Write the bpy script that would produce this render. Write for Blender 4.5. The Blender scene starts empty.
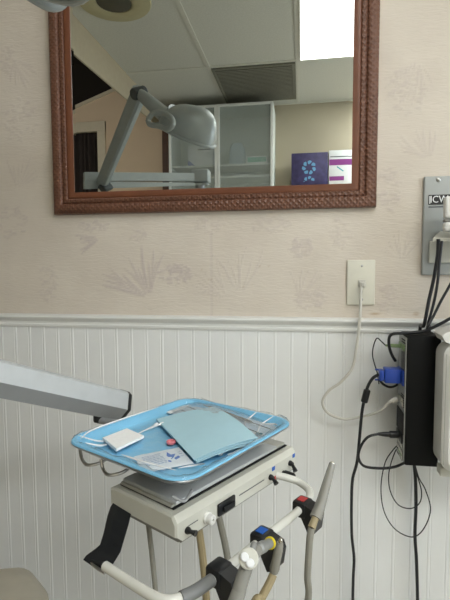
import bpy, bmesh, math, random
import numpy as np
from mathutils import Vector, Matrix, Quaternion
random.seed(4)
rng = np.random.default_rng(7)
scene = bpy.context.scene
COL = scene.collection
PI = math.pi

# ------------------------------------------------------------------ camera calibration
F_PX = 460.0
CX, CY = 225.0, 300.0
d1 = Vector((2785, 20, -460)).normalized()                 # world +X seen from the camera (x right, y down, z ahead)
dn = Vector((25, 6400, 460)); dn = (dn - dn.dot(d1) * d1).normalized()   # world down
dy = dn.cross(d1)
if dy.z < 0: dy = -dy
ROT = Matrix((d1, dy, -dn))                                  # camera -> world
CAM = Vector((0, -1.25, 1.10))
YG = -0.012                                                  # plane of the mirror glass
CEIL, XL, XR = 2.46, -2.7, 2.0

def ray(u, v): return ROT @ Vector((u - CX, v - CY, F_PX))
def P(u, v, **k):                                            # point seen at a pixel, on an axis plane
    (a, val), = k.items(); i = 'xyz'.index(a); d = ray(u, v)
    return CAM + d * ((val - CAM[i]) / d[i])
def M(u, v, **k):                                            # point whose mirror image is seen at a pixel
    (a, val), = k.items(); i = 'xyz'.index(a); d = ray(u, v); d.y = -d.y
    c = CAM.copy(); c.y = 2 * YG - CAM.y
    return c + d * ((val - c[i]) / d[i])
YB = M(316, 102, z=CEIL).y
def PP(u, v, o, nrm):                                        # on a general plane
    d = ray(u, v); return CAM + d * ((Vector(o) - CAM).dot(nrm) / d.dot(nrm))

cd = bpy.data.cameras.new('camera'); cam = bpy.data.objects.new('camera', cd); COL.objects.link(cam)
cd.sensor_fit = 'VERTICAL'; cd.sensor_height = 24.0; cd.lens = 24.0 * F_PX / 600.0
cd.clip_start = 0.02
cx = ROT @ Vector((1, 0, 0)); cy_ = ROT @ Vector((0, -1, 0)); cz = ROT @ Vector((0, 0, -1))
cam.matrix_world = Matrix(((cx.x, cy_.x, cz.x, CAM.x), (cx.y, cy_.y, cz.y, CAM.y), (cx.z, cy_.z, cz.z, CAM.z), (0, 0, 0, 1)))
scene.camera = cam

# ------------------------------------------------------------------ materials
def srgb(r, g, b):
    f = lambda c: (c / 255) / 12.92 if c / 255 <= .04045 else ((c / 255 + .055) / 1.055) ** 2.4
    return (f(r), f(g), f(b), 1)

def mat(name, col, rough=.5, metal=0, var=.06, vscale=30, bump=0, bscale=200, spec=.5, coat=0, trans=0, emis=None):
    m = bpy.data.materials.new(name); m.use_nodes = True
    nt = m.node_tree; N = nt.nodes; L = nt.links; b = N['Principled BSDF']
    col = srgb(*col)
    tc = N.new('ShaderNodeTexCoord')
    nz = N.new('ShaderNodeTexNoise'); nz.inputs['Scale'].default_value = vscale; nz.inputs['Detail'].default_value = 4
    L.new(tc.outputs['Object'], nz.inputs['Vector'])
    mx = N.new('ShaderNodeMixRGB'); mx.blend_type = 'MULTIPLY'; mx.inputs[0].default_value = 1
    mx.inputs[1].default_value = col
    rp = N.new('ShaderNodeValToRGB'); e = rp.color_ramp.elements
    e[0].position = .3; e[1].position = .7
    e[0].color = (1 - var,) * 3 + (1,); e[1].color = (1, 1, 1, 1)
    L.new(nz.outputs['Fac'], rp.inputs[0]); L.new(rp.outputs[0], mx.inputs[2]); L.new(mx.outputs[0], b.inputs['Base Color'])
    b.inputs['Roughness'].default_value = rough; b.inputs['Metallic'].default_value = metal
    b.inputs['Specular IOR Level'].default_value = spec
    b.inputs['Coat Weight'].default_value = coat
    b.inputs['Transmission Weight'].default_value = trans
    if bump:
        n2 = N.new('ShaderNodeTexNoise'); n2.inputs['Scale'].default_value = bscale; L.new(tc.outputs['Object'], n2.inputs['Vector'])
        bp = N.new('ShaderNodeBump'); bp.inputs['Strength'].default_value = bump; bp.inputs['Distance'].default_value = .002
        L.new(n2.outputs['Fac'], bp.inputs['Height']); L.new(bp.outputs[0], b.inputs['Normal'])
    if emis:
        b.inputs['Emission Color'].default_value = (*emis[:3], 1); b.inputs['Emission Strength'].default_value = emis[3]
    return m

def film(name, col, clear, rough=.12, bump=.6, bscale=60, diffuse=False):
    m = bpy.data.materials.new(name); m.use_nodes = True
    nt = m.node_tree; N = nt.nodes; L = nt.links; N.remove(N['Principled BSDF']); out = N['Material Output']
    t = N.new('ShaderNodeBsdfTransparent'); g = N.new('ShaderNodeBsdfGlossy'); g.inputs['Roughness'].default_value = rough
    t.inputs['Color'].default_value = (.97, .98, .99, 1)
    tc = N.new('ShaderNodeTexCoord'); nz = N.new('ShaderNodeTexNoise'); nz.inputs['Scale'].default_value = bscale
    nz.inputs['Detail'].default_value = 3
    L.new(tc.outputs['Object'], nz.inputs['Vector'])
    bp = N.new('ShaderNodeBump'); bp.inputs['Strength'].default_value = bump; bp.inputs['Distance'].default_value = .004
    L.new(nz.outputs['Fac'], bp.inputs['Height']); L.new(bp.outputs[0], g.inputs['Normal'])
    d = N.new('ShaderNodeBsdfDiffuse'); d.inputs['Color'].default_value = srgb(*col)
    m1 = N.new('ShaderNodeMixShader'); m1.inputs[0].default_value = clear     # diffuse vs transparent
    L.new(d.outputs[0], m1.inputs[1]); L.new(t.outputs[0], m1.inputs[2])
    fr = N.new('ShaderNodeFresnel'); ge = N.new('ShaderNodeNewGeometry'); io = N.new('ShaderNodeMapRange')   # a sheet: same reflectance from both sides
    io.inputs['To Min'].default_value = 1.38; io.inputs['To Max'].default_value = 1 / 1.38
    L.new(ge.outputs['Backfacing'], io.inputs['Value']); L.new(io.outputs['Result'], fr.inputs['IOR']); L.new(bp.outputs[0], fr.inputs['Normal'])
    m2 = N.new('ShaderNodeMixShader')
    L.new(fr.outputs[0], m2.inputs[0]); L.new(m1.outputs[0], m2.inputs[1]); L.new(g.outputs[0], m2.inputs[2])
    L.new(m2.outputs[0], out.inputs['Surface'])
    return m

MT = {}
MT['bead'] = mat('painted_beadboard', (236, 238, 237), .38, var=.05, vscale=6, bump=.08, bscale=90)
MT['rail'] = mat('painted_rail', (234, 235, 232), .35, var=.04, vscale=8)
MT['wall'] = mat('beige_plain_wall', (184, 174, 152), .8, var=.05, vscale=5)
MT['wall_warm_lit'] = mat('warm_beige_wall_lit', (238, 214, 186), .8, var=.05, vscale=5)  # warm beige, made paler in place of light missing on the left part
MT['alcove_shade'] = mat('alcove_shade_dark', (42, 36, 30), .9)  # shade of the unlit space beyond the soffit, put into the colour
MT['floor'] = mat('vinyl_floor', (186, 182, 172), .45, var=.15, vscale=12)
MT['tile'] = mat('ceiling_tile', (214, 213, 202), .9, var=.14, vscale=110, bump=.35, bscale=160)
MT['grid'] = mat('ceiling_grid', (214, 212, 200), .5)
MT['soffit'] = mat('soffit_paint', (190, 178, 154), .7)
MT['brownwood'] = mat('dark_brown_wood', (96, 62, 40), .5, var=.3, vscale=20)
MT['slip'] = mat('mirror_slip_wood', (120, 73, 50), .38, var=.18, vscale=25)
MT['plate'] = mat('ivory_plastic', (224, 222, 208), .35)
MT['ivory'] = mat('cream_cable', (206, 204, 195), .45)
MT['white'] = mat('white_plastic', (226, 226, 222), .35)
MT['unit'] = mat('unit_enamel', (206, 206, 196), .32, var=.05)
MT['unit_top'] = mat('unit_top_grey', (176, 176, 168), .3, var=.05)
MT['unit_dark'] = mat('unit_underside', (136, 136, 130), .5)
MT['rail_w'] = mat('white_rail_tube', (220, 220, 212), .25)
MT['rail_g'] = mat('grey_rail_sleeve', (120, 122, 122), .4)
MT['black'] = mat('black_plastic', (22, 24, 27), .35)
MT['blackm'] = mat('black_matte', (14, 15, 16), .75)
MT['case'] = mat('black_computer_case', (12, 14, 15), .65, spec=.25)
MT['cable'] = mat('black_cable', (30, 32, 36), .45)
MT['steel'] = mat('brushed_steel', (186, 186, 184), .28, metal=1, var=.12, vscale=60)
MT['chrome'] = mat('chrome', (210, 208, 200), .12, metal=1)
MT['port'] = mat('port_steel', (150, 152, 150), .4, metal=.4)
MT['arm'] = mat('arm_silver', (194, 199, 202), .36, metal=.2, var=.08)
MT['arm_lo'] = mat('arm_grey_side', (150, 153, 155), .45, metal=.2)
MT['lamp'] = mat('lamp_grey_enamel', (170, 177, 176), .35, metal=.15)
MT['lamp_d'] = mat('lamp_dark_joint', (74, 80, 82), .4)
MT['lampin'] = mat('lamp_reflector', (150, 152, 150), .2, metal=.8)
MT['blue'] = mat('blue_plug', (38, 74, 170), .35)
MT['green'] = mat('pale_green_plug', (136, 160, 112), .4)
MT['tagblue'] = mat('blue_tag', (30, 96, 190), .4)
MT['tagred'] = mat('red_tag', (190, 40, 44), .4)
MT['yellow'] = mat('yellow_ring', (226, 206, 40), .4)
MT['tan'] = mat('tan_hose', (160, 146, 112), .5)
MT['ghose'] = mat('grey_hose', (140, 138, 128), .5)
MT['liner'] = mat('blue_liner', (134, 204, 240), .55, var=.08, vscale=14)
MT['napkin'] = mat('aqua_paper', (178, 216, 230), .8, var=.04, vscale=40, bump=.1, bscale=500)
MT['gauze'] = mat('white_gauze', (252, 253, 253), .9, var=.06, vscale=300, bump=.4, bscale=700)
MT['packet'] = mat('packet_foil', (216, 226, 234), .4, var=.08, vscale=80, bump=.3, bscale=160)
MT['print'] = mat('blue_print', (92, 128, 196), .5)
MT['printpale'] = mat('pale_blue_print', (142, 164, 196), .5)
MT['pink'] = mat('pink_plastic', (226, 130, 140), .45)
MT['purple'] = mat('purple_handle', (128, 112, 168), .35)
MT['paper'] = mat('white_paper', (232, 234, 234), .7)
MT['hide'] = mat('beige_upholstery', (172, 166, 150), .5, var=.08)
MT['mountgrey'] = mat('mount_grey', (168, 172, 170), .4)
MT['mountlight'] = mat('mount_light', (206, 206, 196), .4)
MT['badge'] = mat('black_badge', (26, 28, 32), .4)
MT['letters'] = mat('white_letters', (236, 238, 240), .5)
MT['slate'] = mat('slate_text', (96, 100, 104), .5)
MT['curtain'] = mat('dark_curtain', (66, 56, 52), .9, var=.3, vscale=10)
MT['casing'] = mat('window_casing', (226, 214, 190), .5)
MT['alu'] = mat('pale_door_frame', (226, 228, 222), .35)
MT['cabin'] = mat('cabinet_interior', (222, 228, 222), .6)
MT['vent'] = mat('vent_grey', (132, 130, 116), .7, var=.2, vscale=80)
MT['vent_d'] = mat('speaker_dark', (88, 84, 70), .8)
MT['ring'] = mat('speaker_ring', (190, 182, 146), .5)
MT['boxpurple'] = mat('dark_purple_card', (66, 58, 104), .5, var=.45, vscale=28)
MT['petal'] = mat('pale_blue_petal', (104, 160, 200), .5)
MT['band'] = mat('magenta_band', (138, 58, 134), .5)
MT['teal'] = mat('teal_print', (60, 160, 170), .5)
MT['tealbox'] = mat('green_label', (92, 176, 152), .5)
MT['card'] = mat('white_card', (232, 234, 234), .55)
MT['paleb'] = mat('pale_blue_pack', (190, 208, 220), .6)
MT['film'] = film('clear_film', (235, 242, 250), .985, rough=.16, bump=.6, bscale=45)
MT['pouchfilm'] = film('pouch_film', (225, 232, 236), .96, rough=.15, bump=.4, bscale=70)
MT['crease_glint'] = film('film_glint', (255, 255, 255), .25, rough=.15)  # white film for folds: highlight streaks put into the colour
MT['sleeve'] = film('barrier_sleeve', (158, 157, 150), .3, rough=.2, bump=.3)
MT['pane'] = film('added_window_glass', (235, 240, 240), .98, rough=.05, bump=.02)
MT['frost'] = film('frosted_glass', (200, 206, 196), .78, rough=.25, bump=.05)
MT['diff'] = mat('light_diffuser', (255, 255, 255), .5, emis=(1.0, 1.0, .985, 5.0))

MT['diff_fill'] = mat('fill_diffuser_square', (255, 255, 255), .5, emis=(.97, 1.0, 1.0, 17.0))  # glow of the added fill panels
# mirror glass: clean silvering
m = bpy.data.materials.new('mirror_silver'); m.use_nodes = True
b = m.node_tree.nodes['Principled BSDF']; b.inputs['Metallic'].default_value = 1; b.inputs['Roughness'].default_value = .004
nz = m.node_tree.nodes.new('ShaderNodeTexNoise'); nz.inputs['Scale'].default_value = 3
rp = m.node_tree.nodes.new('ShaderNodeValToRGB'); rp.color_ramp.elements[0].color = (.70, .73, .71, 1); rp.color_ramp.elements[1].color = (.73, .76, .74, 1)
m.node_tree.links.new(nz.outputs['Fac'], rp.inputs[0]); m.node_tree.links.new(rp.outputs[0], b.inputs['Base Color'])
MT['mirror'] = m

# carved brown frame: diamond weave from two crossed diagonal waves
m = mat('carved_brown_wood', (116, 78, 60), .4, var=.25, vscale=40)
nt = m.node_tree; N = nt.nodes; L = nt.links; b = N['Principled BSDF']
tc = N.new('ShaderNodeTexCoord'); sp = N.new('ShaderNodeSeparateXYZ'); L.new(tc.outputs['Object'], sp.inputs[0])
def mth(op, a, b_=None, v=None):
    n = N.new('ShaderNodeMath'); n.operation = op; L.new(a, n.inputs[0])
    if b_ is not None: L.new(b_, n.inputs[1])
    if v is not None: n.inputs[1].default_value = v
    return n.outputs[0]
s1 = mth('SINE', mth('MULTIPLY', mth('ADD', sp.outputs[0], sp.outputs[2]), v=430)); s2 = mth('SINE', mth('MULTIPLY', mth('SUBTRACT', sp.outputs[0], sp.outputs[2]), v=430))
h = mth('MAXIMUM', s1, s2)
bp = N.new('ShaderNodeBump'); bp.inputs['Strength'].default_value = .45; bp.inputs['Distance'].default_value = .002
L.new(h, bp.inputs['Height']); L.new(bp.outputs[0], b.inputs['Normal'])
MT['carved'] = m

# wallpaper: cream, embossed fine ripples, mauve prints carried by the colour attribute "print"
m = bpy.data.materials.new('embossed_wallpaper'); m.use_nodes = True
nt = m.node_tree; N = nt.nodes; L = nt.links; b = N['Principled BSDF']; b.inputs['Roughness'].default_value = .62
tc = N.new('ShaderNodeTexCoord')
at = N.new('ShaderNodeAttribute'); at.attribute_name = 'print'
sp = N.new('ShaderNodeSeparateColor'); L.new(at.outputs['Color'], sp.inputs[0])
nz = N.new('ShaderNodeTexNoise'); nz.inputs['Scale'].default_value = 7; nz.inputs['Detail'].default_value = 5; L.new(tc.outputs['Object'], nz.inputs['Vector'])
rp = N.new('ShaderNodeValToRGB'); rp.color_ramp.elements[0].position = .3; rp.color_ramp.elements[1].position = .72
rp.color_ramp.elements[0].color = srgb(210, 200, 187); rp.color_ramp.elements[1].color = srgb(220, 211, 198); L.new(nz.outputs['Fac'], rp.inputs[0])
mx = N.new('ShaderNodeMixRGB'); L.new(sp.outputs[0], mx.inputs[0]); L.new(rp.outputs[0], mx.inputs[1]); mx.inputs[2].default_value = srgb(166, 148, 156)
mx2 = N.new('ShaderNodeMixRGB'); L.new(sp.outputs[1], mx2.inputs[0]); L.new(mx.outputs[0], mx2.inputs[1]); mx2.inputs[2].default_value = srgb(176, 148, 112)
L.new(mx2.outputs[0], b.inputs['Base Color'])
mp = N.new('ShaderNodeMapping'); mp.inputs['Scale'].default_value = (26, 26, 150); L.new(tc.outputs['Object'], mp.inputs['Vector'])
n2 = N.new('ShaderNodeTexNoise'); n2.inputs['Scale'].default_value = 1; n2.inputs['Detail'].default_value = 3; n2.inputs['Distortion'].default_value = 1.4; L.new(mp.outputs[0], n2.inputs['Vector'])
ad = N.new('ShaderNodeMath'); ad.operation = 'ADD'; L.new(n2.outputs['Fac'], ad.inputs[0]); L.new(sp.outputs[2], ad.inputs[1])
bp = N.new('ShaderNodeBump'); bp.inputs['Strength'].default_value = .38; bp.inputs['Distance'].default_value = .004
L.new(ad.outputs[0], bp.inputs['Height']); L.new(bp.outputs[0], b.inputs['Normal'])
MT['paperwall'] = m

# ------------------------------------------------------------------ mesh helpers
def tag(o, label=None, cat=None, group=None, kind=None):
    if label: o['label'] = label
    if cat: o['category'] = cat
    if group: o['group'] = group
    if kind: o['kind'] = kind
    return o
def thing(name, label, cat, loc, group=None):
    o = bpy.data.objects.new(name, None); COL.objects.link(o); o.location = loc; o.empty_display_size = .05
    return tag(o, label, cat, group)
def wloc(o):
    v = Vector((0, 0, 0))
    while o is not None: v += Vector(o.location); o = o.parent
    return v
def obj(name, bm, material, parent=None, smooth=True, sharp=35, label=None):
    bmesh.ops.recalc_face_normals(bm, faces=bm.faces[:])
    me = bpy.data.meshes.new(name)
    if parent is not None: base = wloc(parent)
    else:
        co = [v.co for v in bm.verts]
        base = Vector((sum(c.x for c in co) / len(co), sum(c.y for c in co) / len(co), min(c.z for c in co)))
    bmesh.ops.translate(bm, verts=bm.verts[:], vec=-base)
    bm.to_mesh(me); bm.free()
    o = bpy.data.objects.new(name, me); COL.objects.link(o)
    if parent is not None: o.parent = parent
    else: o.location = base
    if isinstance(material, (list, tuple)):
        for x in material: me.materials.append(MT[x])
    else: me.materials.append(MT[material])
    if smooth and len(me.polygons):
        me.shade_smooth(); me.set_sharp_from_angle(angle=math.radians(sharp))
    if label: o['label'] = label
    return o
def struct(name, bm, m, smooth=False):
    return tag(obj(name, bm, m, None, smooth), kind='structure')

def addbox(bm, lo, hi, bev=0, seg=2, T=None, mi=0):
    lo, hi = Vector(lo), Vector(hi)
    r = bmesh.ops.create_cube(bm, size=1)
    vs = r['verts']; s = hi - lo; c = (hi + lo) / 2
    for v in vs: v.co = Vector((v.co.x * s.x, v.co.y * s.y, v.co.z * s.z)) + c
    fs = {f for v in vs for f in v.link_faces}
    if bev:
        es = list({e for v in vs for e in v.link_edges})
        r = bmesh.ops.bevel(bm, geom=es, offset=bev, segments=seg, profile=.5, affect='EDGES')
        vs = list({v for f in r['faces'] for v in f.verts} | {v for v in vs if v.is_valid})
        fs = {f for v in vs for f in v.link_faces}
    for f in fs: f.material_index = mi
    if T is not None:
        for v in vs: v.co = T @ v.co
    return vs
def box(lo, hi, bev=0, seg=2, T=None):
    bm = bmesh.new(); addbox(bm, lo, hi, bev, seg, T); return bm
def loft(bm, rings, cap0=True, cap1=True, closed=True, mi=0):
    rr = [[bm.verts.new(p) for p in r] for r in rings]; n = len(rr[0])
    for a, b_ in zip(rr, rr[1:]):
        for i in range(n if closed else n - 1):
            j = (i + 1) % n
            try: bm.faces.new((a[i], a[j], b_[j], b_[i])).material_index = mi
            except ValueError: pass
    if closed:
        if cap0: bm.faces.new(rr[0][::-1]).material_index = mi
        if cap1: bm.faces.new(rr[-1]).material_index = mi
    return rr
def spline(pts, n=8):
    pts = [Vector(p) for p in pts]
    if len(pts) < 3: return pts
    out = []; q = [2 * pts[0] - pts[1]] + pts + [2 * pts[-1] - pts[-2]]
    for i in range(1, len(q) - 2):
        p0, p1, p2, p3 = q[i - 1:i + 3]
        for k in range(n):
            t = k / n
            out.append(.5 * ((2 * p1) + (p2 - p0) * t + (2 * p0 - 5 * p1 + 4 * p2 - p3) * t * t + (3 * p1 - p0 - 3 * p2 + p3) * t ** 3))
    out.append(pts[-1]); return out
def addtube(bm, pts, r, seg=10, smooth_n=0, mi=0):
    if smooth_n: pts = spline(pts, smooth_n)
    pts = [Vector(p) for p in pts]
    n = len(pts); rs = r if isinstance(r, (list, tuple)) else [r] * n
    if len(rs) != n: rs = [rs[0] + (rs[-1] - rs[0]) * i / (n - 1) for i in range(n)]
    t = (pts[1] - pts[0]).normalized(); up = Vector((0, 0, 1)) if abs(t.z) < .9 else Vector((1, 0, 0))
    a = t.cross(up).normalized(); rings = []
    for i in range(n):
        t2 = ((pts[min(i + 1, n - 1)] - pts[max(i - 1, 0)])).normalized()
        a = (a - a.dot(t2) * t2).normalized(); b_ = t2.cross(a)
        rings.append([pts[i] + (a * math.cos(2 * PI * k / seg) + b_ * math.sin(2 * PI * k / seg)) * rs[i] for k in range(seg)])
    loft(bm, rings, mi=mi)
def tube(pts, r, seg=10, smooth_n=0):
    bm = bmesh.new(); addtube(bm, pts, r, seg, smooth_n); return bm
def addlathe(bm, p, axis, prof, seg=20, mi=0):               # prof: (distance along axis, radius)
    axis = Vector(axis).normalized(); up = Vector((0, 0, 1)) if abs(axis.z) < .9 else Vector((1, 0, 0))
    a = axis.cross(up).normalized(); b_ = axis.cross(a); p = Vector(p)
    loft(bm, [[p + axis * d + (a * math.cos(2 * PI * k / seg) + b_ * math.sin(2 * PI * k / seg)) * max(r, 1e-5) for k in range(seg)] for d, r in prof], mi=mi)
def lathe(p, axis, prof, seg=20):
    bm = bmesh.new(); addlathe(bm, p, axis, prof, seg); return bm
def addprism(bm, pts, vec, mi=0):
    pts = [Vector(p) for p in pts]; vec = Vector(vec)
    loft(bm, [pts, [p + vec for p in pts]], mi=mi)
def prism(pts, vec):
    bm = bmesh.new(); addprism(bm, pts, vec); return bm
def bev(bm, off, seg=2):
    bmesh.ops.bevel(bm, geom=[e for e in bm.edges if e.is_manifold and e.calc_face_angle(0) > .6], offset=off, segments=seg, profile=.5, affect='EDGES'); return bm
def rrect(hx, hy, r, n=6):
    out = []
    for cx_, cy__, a0 in ((hx - r, hy - r, 0), (-hx + r, hy - r, PI / 2), (-hx + r, -hy + r, PI), (hx - r, -hy + r, 3 * PI / 2)):
        for k in range(n + 1):
            a = a0 + PI / 2 * k / n; out.append((cx_ + r * math.cos(a), cy__ + r * math.sin(a)))
    return out
def frame_mat(o, x, y, z):
    return Matrix(((x[0], y[0], z[0], o[0]), (x[1], y[1], z[1], o[1]), (x[2], y[2], z[2], o[2]), (0, 0, 0, 1)))
def text_bm(s, size, T, depth=.0004):
    c = bpy.data.curves.new('lettering', 'FONT'); c.body = s; c.size = size; c.extrude = depth; c.align_x = 'CENTER'; c.align_y = 'CENTER'; c.resolution_u = 3
    o = bpy.data.objects.new('lettering', c); COL.objects.link(o)
    bpy.context.view_layer.update()
    me = bpy.data.meshes.new_from_object(o.evaluated_get(bpy.context.evaluated_depsgraph_get()))
    bpy.data.objects.remove(o); bpy.data.curves.remove(c)
    bm = bmesh.new(); bm.from_mesh(me); bpy.data.meshes.remove(me)
    bm.transform(T); return bm

# ------------------------------------------------------------------ the room shell
struct('floor', box((XL - .1, YB - .4, -.05), (XR + .1, .1, 0)), 'floor')
ZR0, ZR1 = .933, .965                                        # chair rail
XS = -1.22                                                   # soffit line

# wallpapered upper wall: fine grid that carries the printed leaves
nx, nzv = 620, 300
x0, x1, z0, z1 = -1.5, 1.0, ZR1 - .02, CEIL
xs = np.linspace(x0, x1, nx); zs = np.linspace(z0, z1, nzv)
pr = np.zeros((nzv, nx)); em = np.zeros((nzv, nx)); st = np.zeros((nzv, nx))
GX, GZ = np.meshgrid(xs, zs)
def stroke(xa, za, xb, zb, bend, w, val):
    L_ = math.hypot(xb - xa, zb - za); mx_, mz = (xa + xb) / 2 - (zb - za) * bend, (za + zb) / 2 + (xb - xa) * bend
    lo = (min(xa, xb, mx_) - .02, max(xa, xb, mx_) + .02); hi = (min(za, zb, mz) - .02, max(za, zb, mz) + .02)
    i0, i1 = np.searchsorted(xs, lo); j0, j1 = np.searchsorted(zs, hi)
    if i1 <= i0 or j1 <= j0: return
    sx, sz = GX[j0:j1, i0:i1], GZ[j0:j1, i0:i1]; best = np.zeros_like(sx)
    for t in np.linspace(0, 1, max(10, int(L_ / .003))):
        px = (1 - t) ** 2 * xa + 2 * t * (1 - t) * mx_ + t * t * xb; pz = (1 - t) ** 2 * za + 2 * t * (1 - t) * mz + t * t * zb
        ww = w * (.25 + math.sin(PI * min(1, t * .9 + .08)))
        best = np.maximum(best, np.clip(1.3 - np.hypot(sx - px, sz - pz) / ww, 0, 1))
    pr[j0:j1, i0:i1] = np.maximum(pr[j0:j1, i0:i1], best * val); em[j0:j1, i0:i1] = np.maximum(em[j0:j1, i0:i1], best * .5)
def fan(u, v, size, ang, spread, n, val, w=.0038):
    p = P(u, v, y=0); size *= 1.0
    for k in range(n):
        a = math.radians(ang + spread * (k / (n - 1) - .5)); s = size * rng.uniform(.6, 1.05)
        q = .12 * size
        stroke(p.x + math.cos(a) * q, p.z + math.sin(a) * q, p.x + math.cos(a) * s, p.z + math.sin(a) * s, rng.uniform(-.15, .15), w * rng.uniform(.7, 1.25), val * rng.uniform(.55, 1))
def blot(u, v, ru, rv, val, n=40):
    for k in range(n):
        a = rng.uniform(0, 2 * PI); r = math.sqrt(rng.uniform(0, 1)); p = P(u + ru * r * math.cos(a), v + rv * r * math.sin(a), y=0); th = rng.uniform(-.6, .6)
        stroke(p.x - .009 * math.cos(th), p.z - .009 * math.sin(th), p.x + .009 * math.cos(th), p.z + .009 * math.sin(th), .25, .0026, val * rng.uniform(.4, 1))
fan(150, 298, .15, 118, 95, 15, .62); fan(128, 286, .08, 160, 50, 6, .55); fan(100, 238, .075, 195, 45, 6, .7)
blot(176, 274, 16, 10, .6, 60); blot(12, 222, 14, 18, .4, 40); blot(48, 282, 9, 22, .34, 44); blot(95, 226, 16, 6, .5, 24); blot(140, 236, 8, 6, .35, 16)
fan(240, 296, .16, 90, 70, 9, .3, .002); fan(228, 300, .14, 135, 60, 8, .26, .002); blot(302, 248, 12, 10, .45, 50); blot(310, 300, 14, 10, .38, 40)
fan(300, 300, .10, 60, 100, 9, .26, .0022); blot(390, 190, 12, 22, .32, 50); blot(388, 300, 10, 16, .3, 40); fan(402, 262, .10, 100, 90, 8, .25, .002)
fan(18, 190, .12, 70, 80, 8, .3, .0025); blot(20, 120, 18, 22, .26, 50); blot(8, 60, 8, 14, .3, 30); fan(14, 60, .1, 300, 80, 8, .25); blot(408, 90, 18, 24, .3, 60); fan(420, 60, .12, 250, 90, 9, .28, .0022)
blot(270, 225, 20, 8, .25, 40); blot(210, 225, 16, 8, .25, 30); blot(340, 235, 10, 16, .25, 30); fan(430, 160, .1, 120, 80, 8, .25)
for k in range(46):                                          # the rest of the wall, beyond the photo
    X, Z = rng.uniform(-1.4, .95), rng.uniform(1.0, 2.35)
    if -.9 < X < .42 and Z < 1.9: continue
    a0 = rng.uniform(0, 360)
    for j in range(9):
        a = math.radians(a0 + j * 11); s = .11 * rng.uniform(.6, 1); stroke(X + .02 * math.cos(a), Z + .02 * math.sin(a), X + s * math.cos(a), Z + s * math.sin(a), .1, .003, .35)
pr *= .55 + .2 * rng.random(pr.shape)
def stain(u, v, ru, rv, val):
    p = P(u, v, y=0); sx = ru * .0026; sz = rv * .0026
    st[:] = np.maximum(st, val * np.clip(1.4 - np.hypot((GX - p.x) / sx, (GZ - p.z) / sz), 0, 1))
stain(375, 314.2, 5, 1.1, .8); stain(416, 314, 3, 2, .6)
for k in range(16): stain(rng.uniform(180, 320), rng.uniform(225, 312), .7, .7, .4)
ps = P(211, 270, y=0).x; em -= .35 * np.clip(1 - np.abs(GX - ps) / .004, 0, 1); pr = np.maximum(pr, .35 * np.clip(1 - np.abs(GX - ps) / .003, 0, 1) * (GZ < 1.2))
me = bpy.data.meshes.new('wall_front')
V = np.stack([GX, np.zeros_like(GX), GZ], -1).reshape(-1, 3)
idx = np.arange(nx * nzv).reshape(nzv, nx)
Q = np.stack([idx[:-1, :-1], idx[:-1, 1:], idx[1:, 1:], idx[1:, :-1]], -1).reshape(-1, 4)
me.vertices.add(len(V)); me.vertices.foreach_set('co', V.ravel())
me.loops.add(Q.size); me.loops.foreach_set('vertex_index', Q.ravel())
me.polygons.add(len(Q)); me.polygons.foreach_set('loop_start', np.arange(0, Q.size, 4)); me.update(calc_edges=True); me.validate()
ca = me.color_attributes.new('print', 'FLOAT_COLOR', 'POINT')
ca.data.foreach_set('color', np.stack([pr, st, em, np.ones_like(pr)], -1).ravel().astype(np.float32))
me.materials.append(MT['paperwall'])
wf = bpy.data.objects.new('wall_front', me); COL.objects.link(wf); tag(wf, kind='structure')
bm = bmesh.new()                                             # plain rest of the front wall (left, right, and core behind everything)
addbox(bm, (XL, .004, 0), (XR, .10, 3.0)); addbox(bm, (XL, -.001, ZR0), (x0, .003, CEIL)); addbox(bm, (x1, -.001, ZR0), (XR, .003, CEIL))
struct('wall_front.001', bm, 'wall')

# beadboard wainscot: flat boards with a double bead at each joint
bm = bmesh.new(); prof = []; pitch = .0455; n = int((XR - XL) / pitch)
off = P(65 / 3, 350, y=0).x % pitch
for k in range(n + 1):
    xx = XL + off + k * pitch
    prof += [(xx - .0056, 0), (xx - .0044, .0007), (xx - .003, .0), (xx, -.0006), (xx + .003, .0), (xx + .0044, .0007), (xx + .0056, 0)]
prof = [(XL, 0)] + [p for p in prof if XL < p[0] < XR] + [(XR, 0)]
loft(bm, [[(a, b_ - .003, 0.0) for a, b_ in prof], [(a, b_ - .003, ZR0 + .002) for a, b_ in prof]], closed=False)
struct('trim_1', bm, 'bead')
rp_ = [(0, ZR0 - .006), (-.008, ZR0 - .006), (-.010, ZR0 - .002), (-.010, ZR0 + .002), (-.0065, ZR0 + .004), (-.0075, ZR0 + .010), (-.013, ZR0 + .015), (-.019, ZR0 + .019), (-.0215, ZR0 + .024), (-.020, ZR0 + .029), (-.014, ZR1 - .001), (0, ZR1)]
bm = bmesh.new(); loft(bm, [[(X, a, z) for a, z in rp_] for X in (XL, XR)]); struct('trim_2', bm, 'rail', True)
struct('baseboard_front', box((XL, -.014, 0), (XR, -.003, .055), .003), 'rail')

# ceiling with lay-in tiles and grid
G0 = M(297, 30, z=CEIL).x
bm = bmesh.new(); addbox(bm, (XS, YB - .1, CEIL), (XR + .1, .1, CEIL + .06)); struct('ceiling', bm, 'tile')
bm = bmesh.new()
YF = M(298, 60, z=CEIL).y
gx = [G0 + .6 * k for k in range(-1, 4)]; gy = [YF + 1.2, YF]
for X in gx: addbox(bm, (X - .012, YB, CEIL - .006), (X + .012, 0, CEIL + .002))
for Y in gy: addbox(bm, (XS, Y - .012, CEIL - .005), (XR, Y + .012, CEIL + .002))
addbox(bm, (XS, YB, CEIL - .008), (XR, YB + .02, CEIL + .002)); addbox(bm, (XS, -.02, CEIL - .008), (XR, 0, CEIL + .002))
struct('trim_3', bm, 'grid')
zs_ = M(80, 60, x=XS).z
s1_, s2_ = M(80, 59, x=XS), M(122, 95, x=XS); sk = (s2_.z - s1_.z) / (s2_.y - s1_.y)
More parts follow.
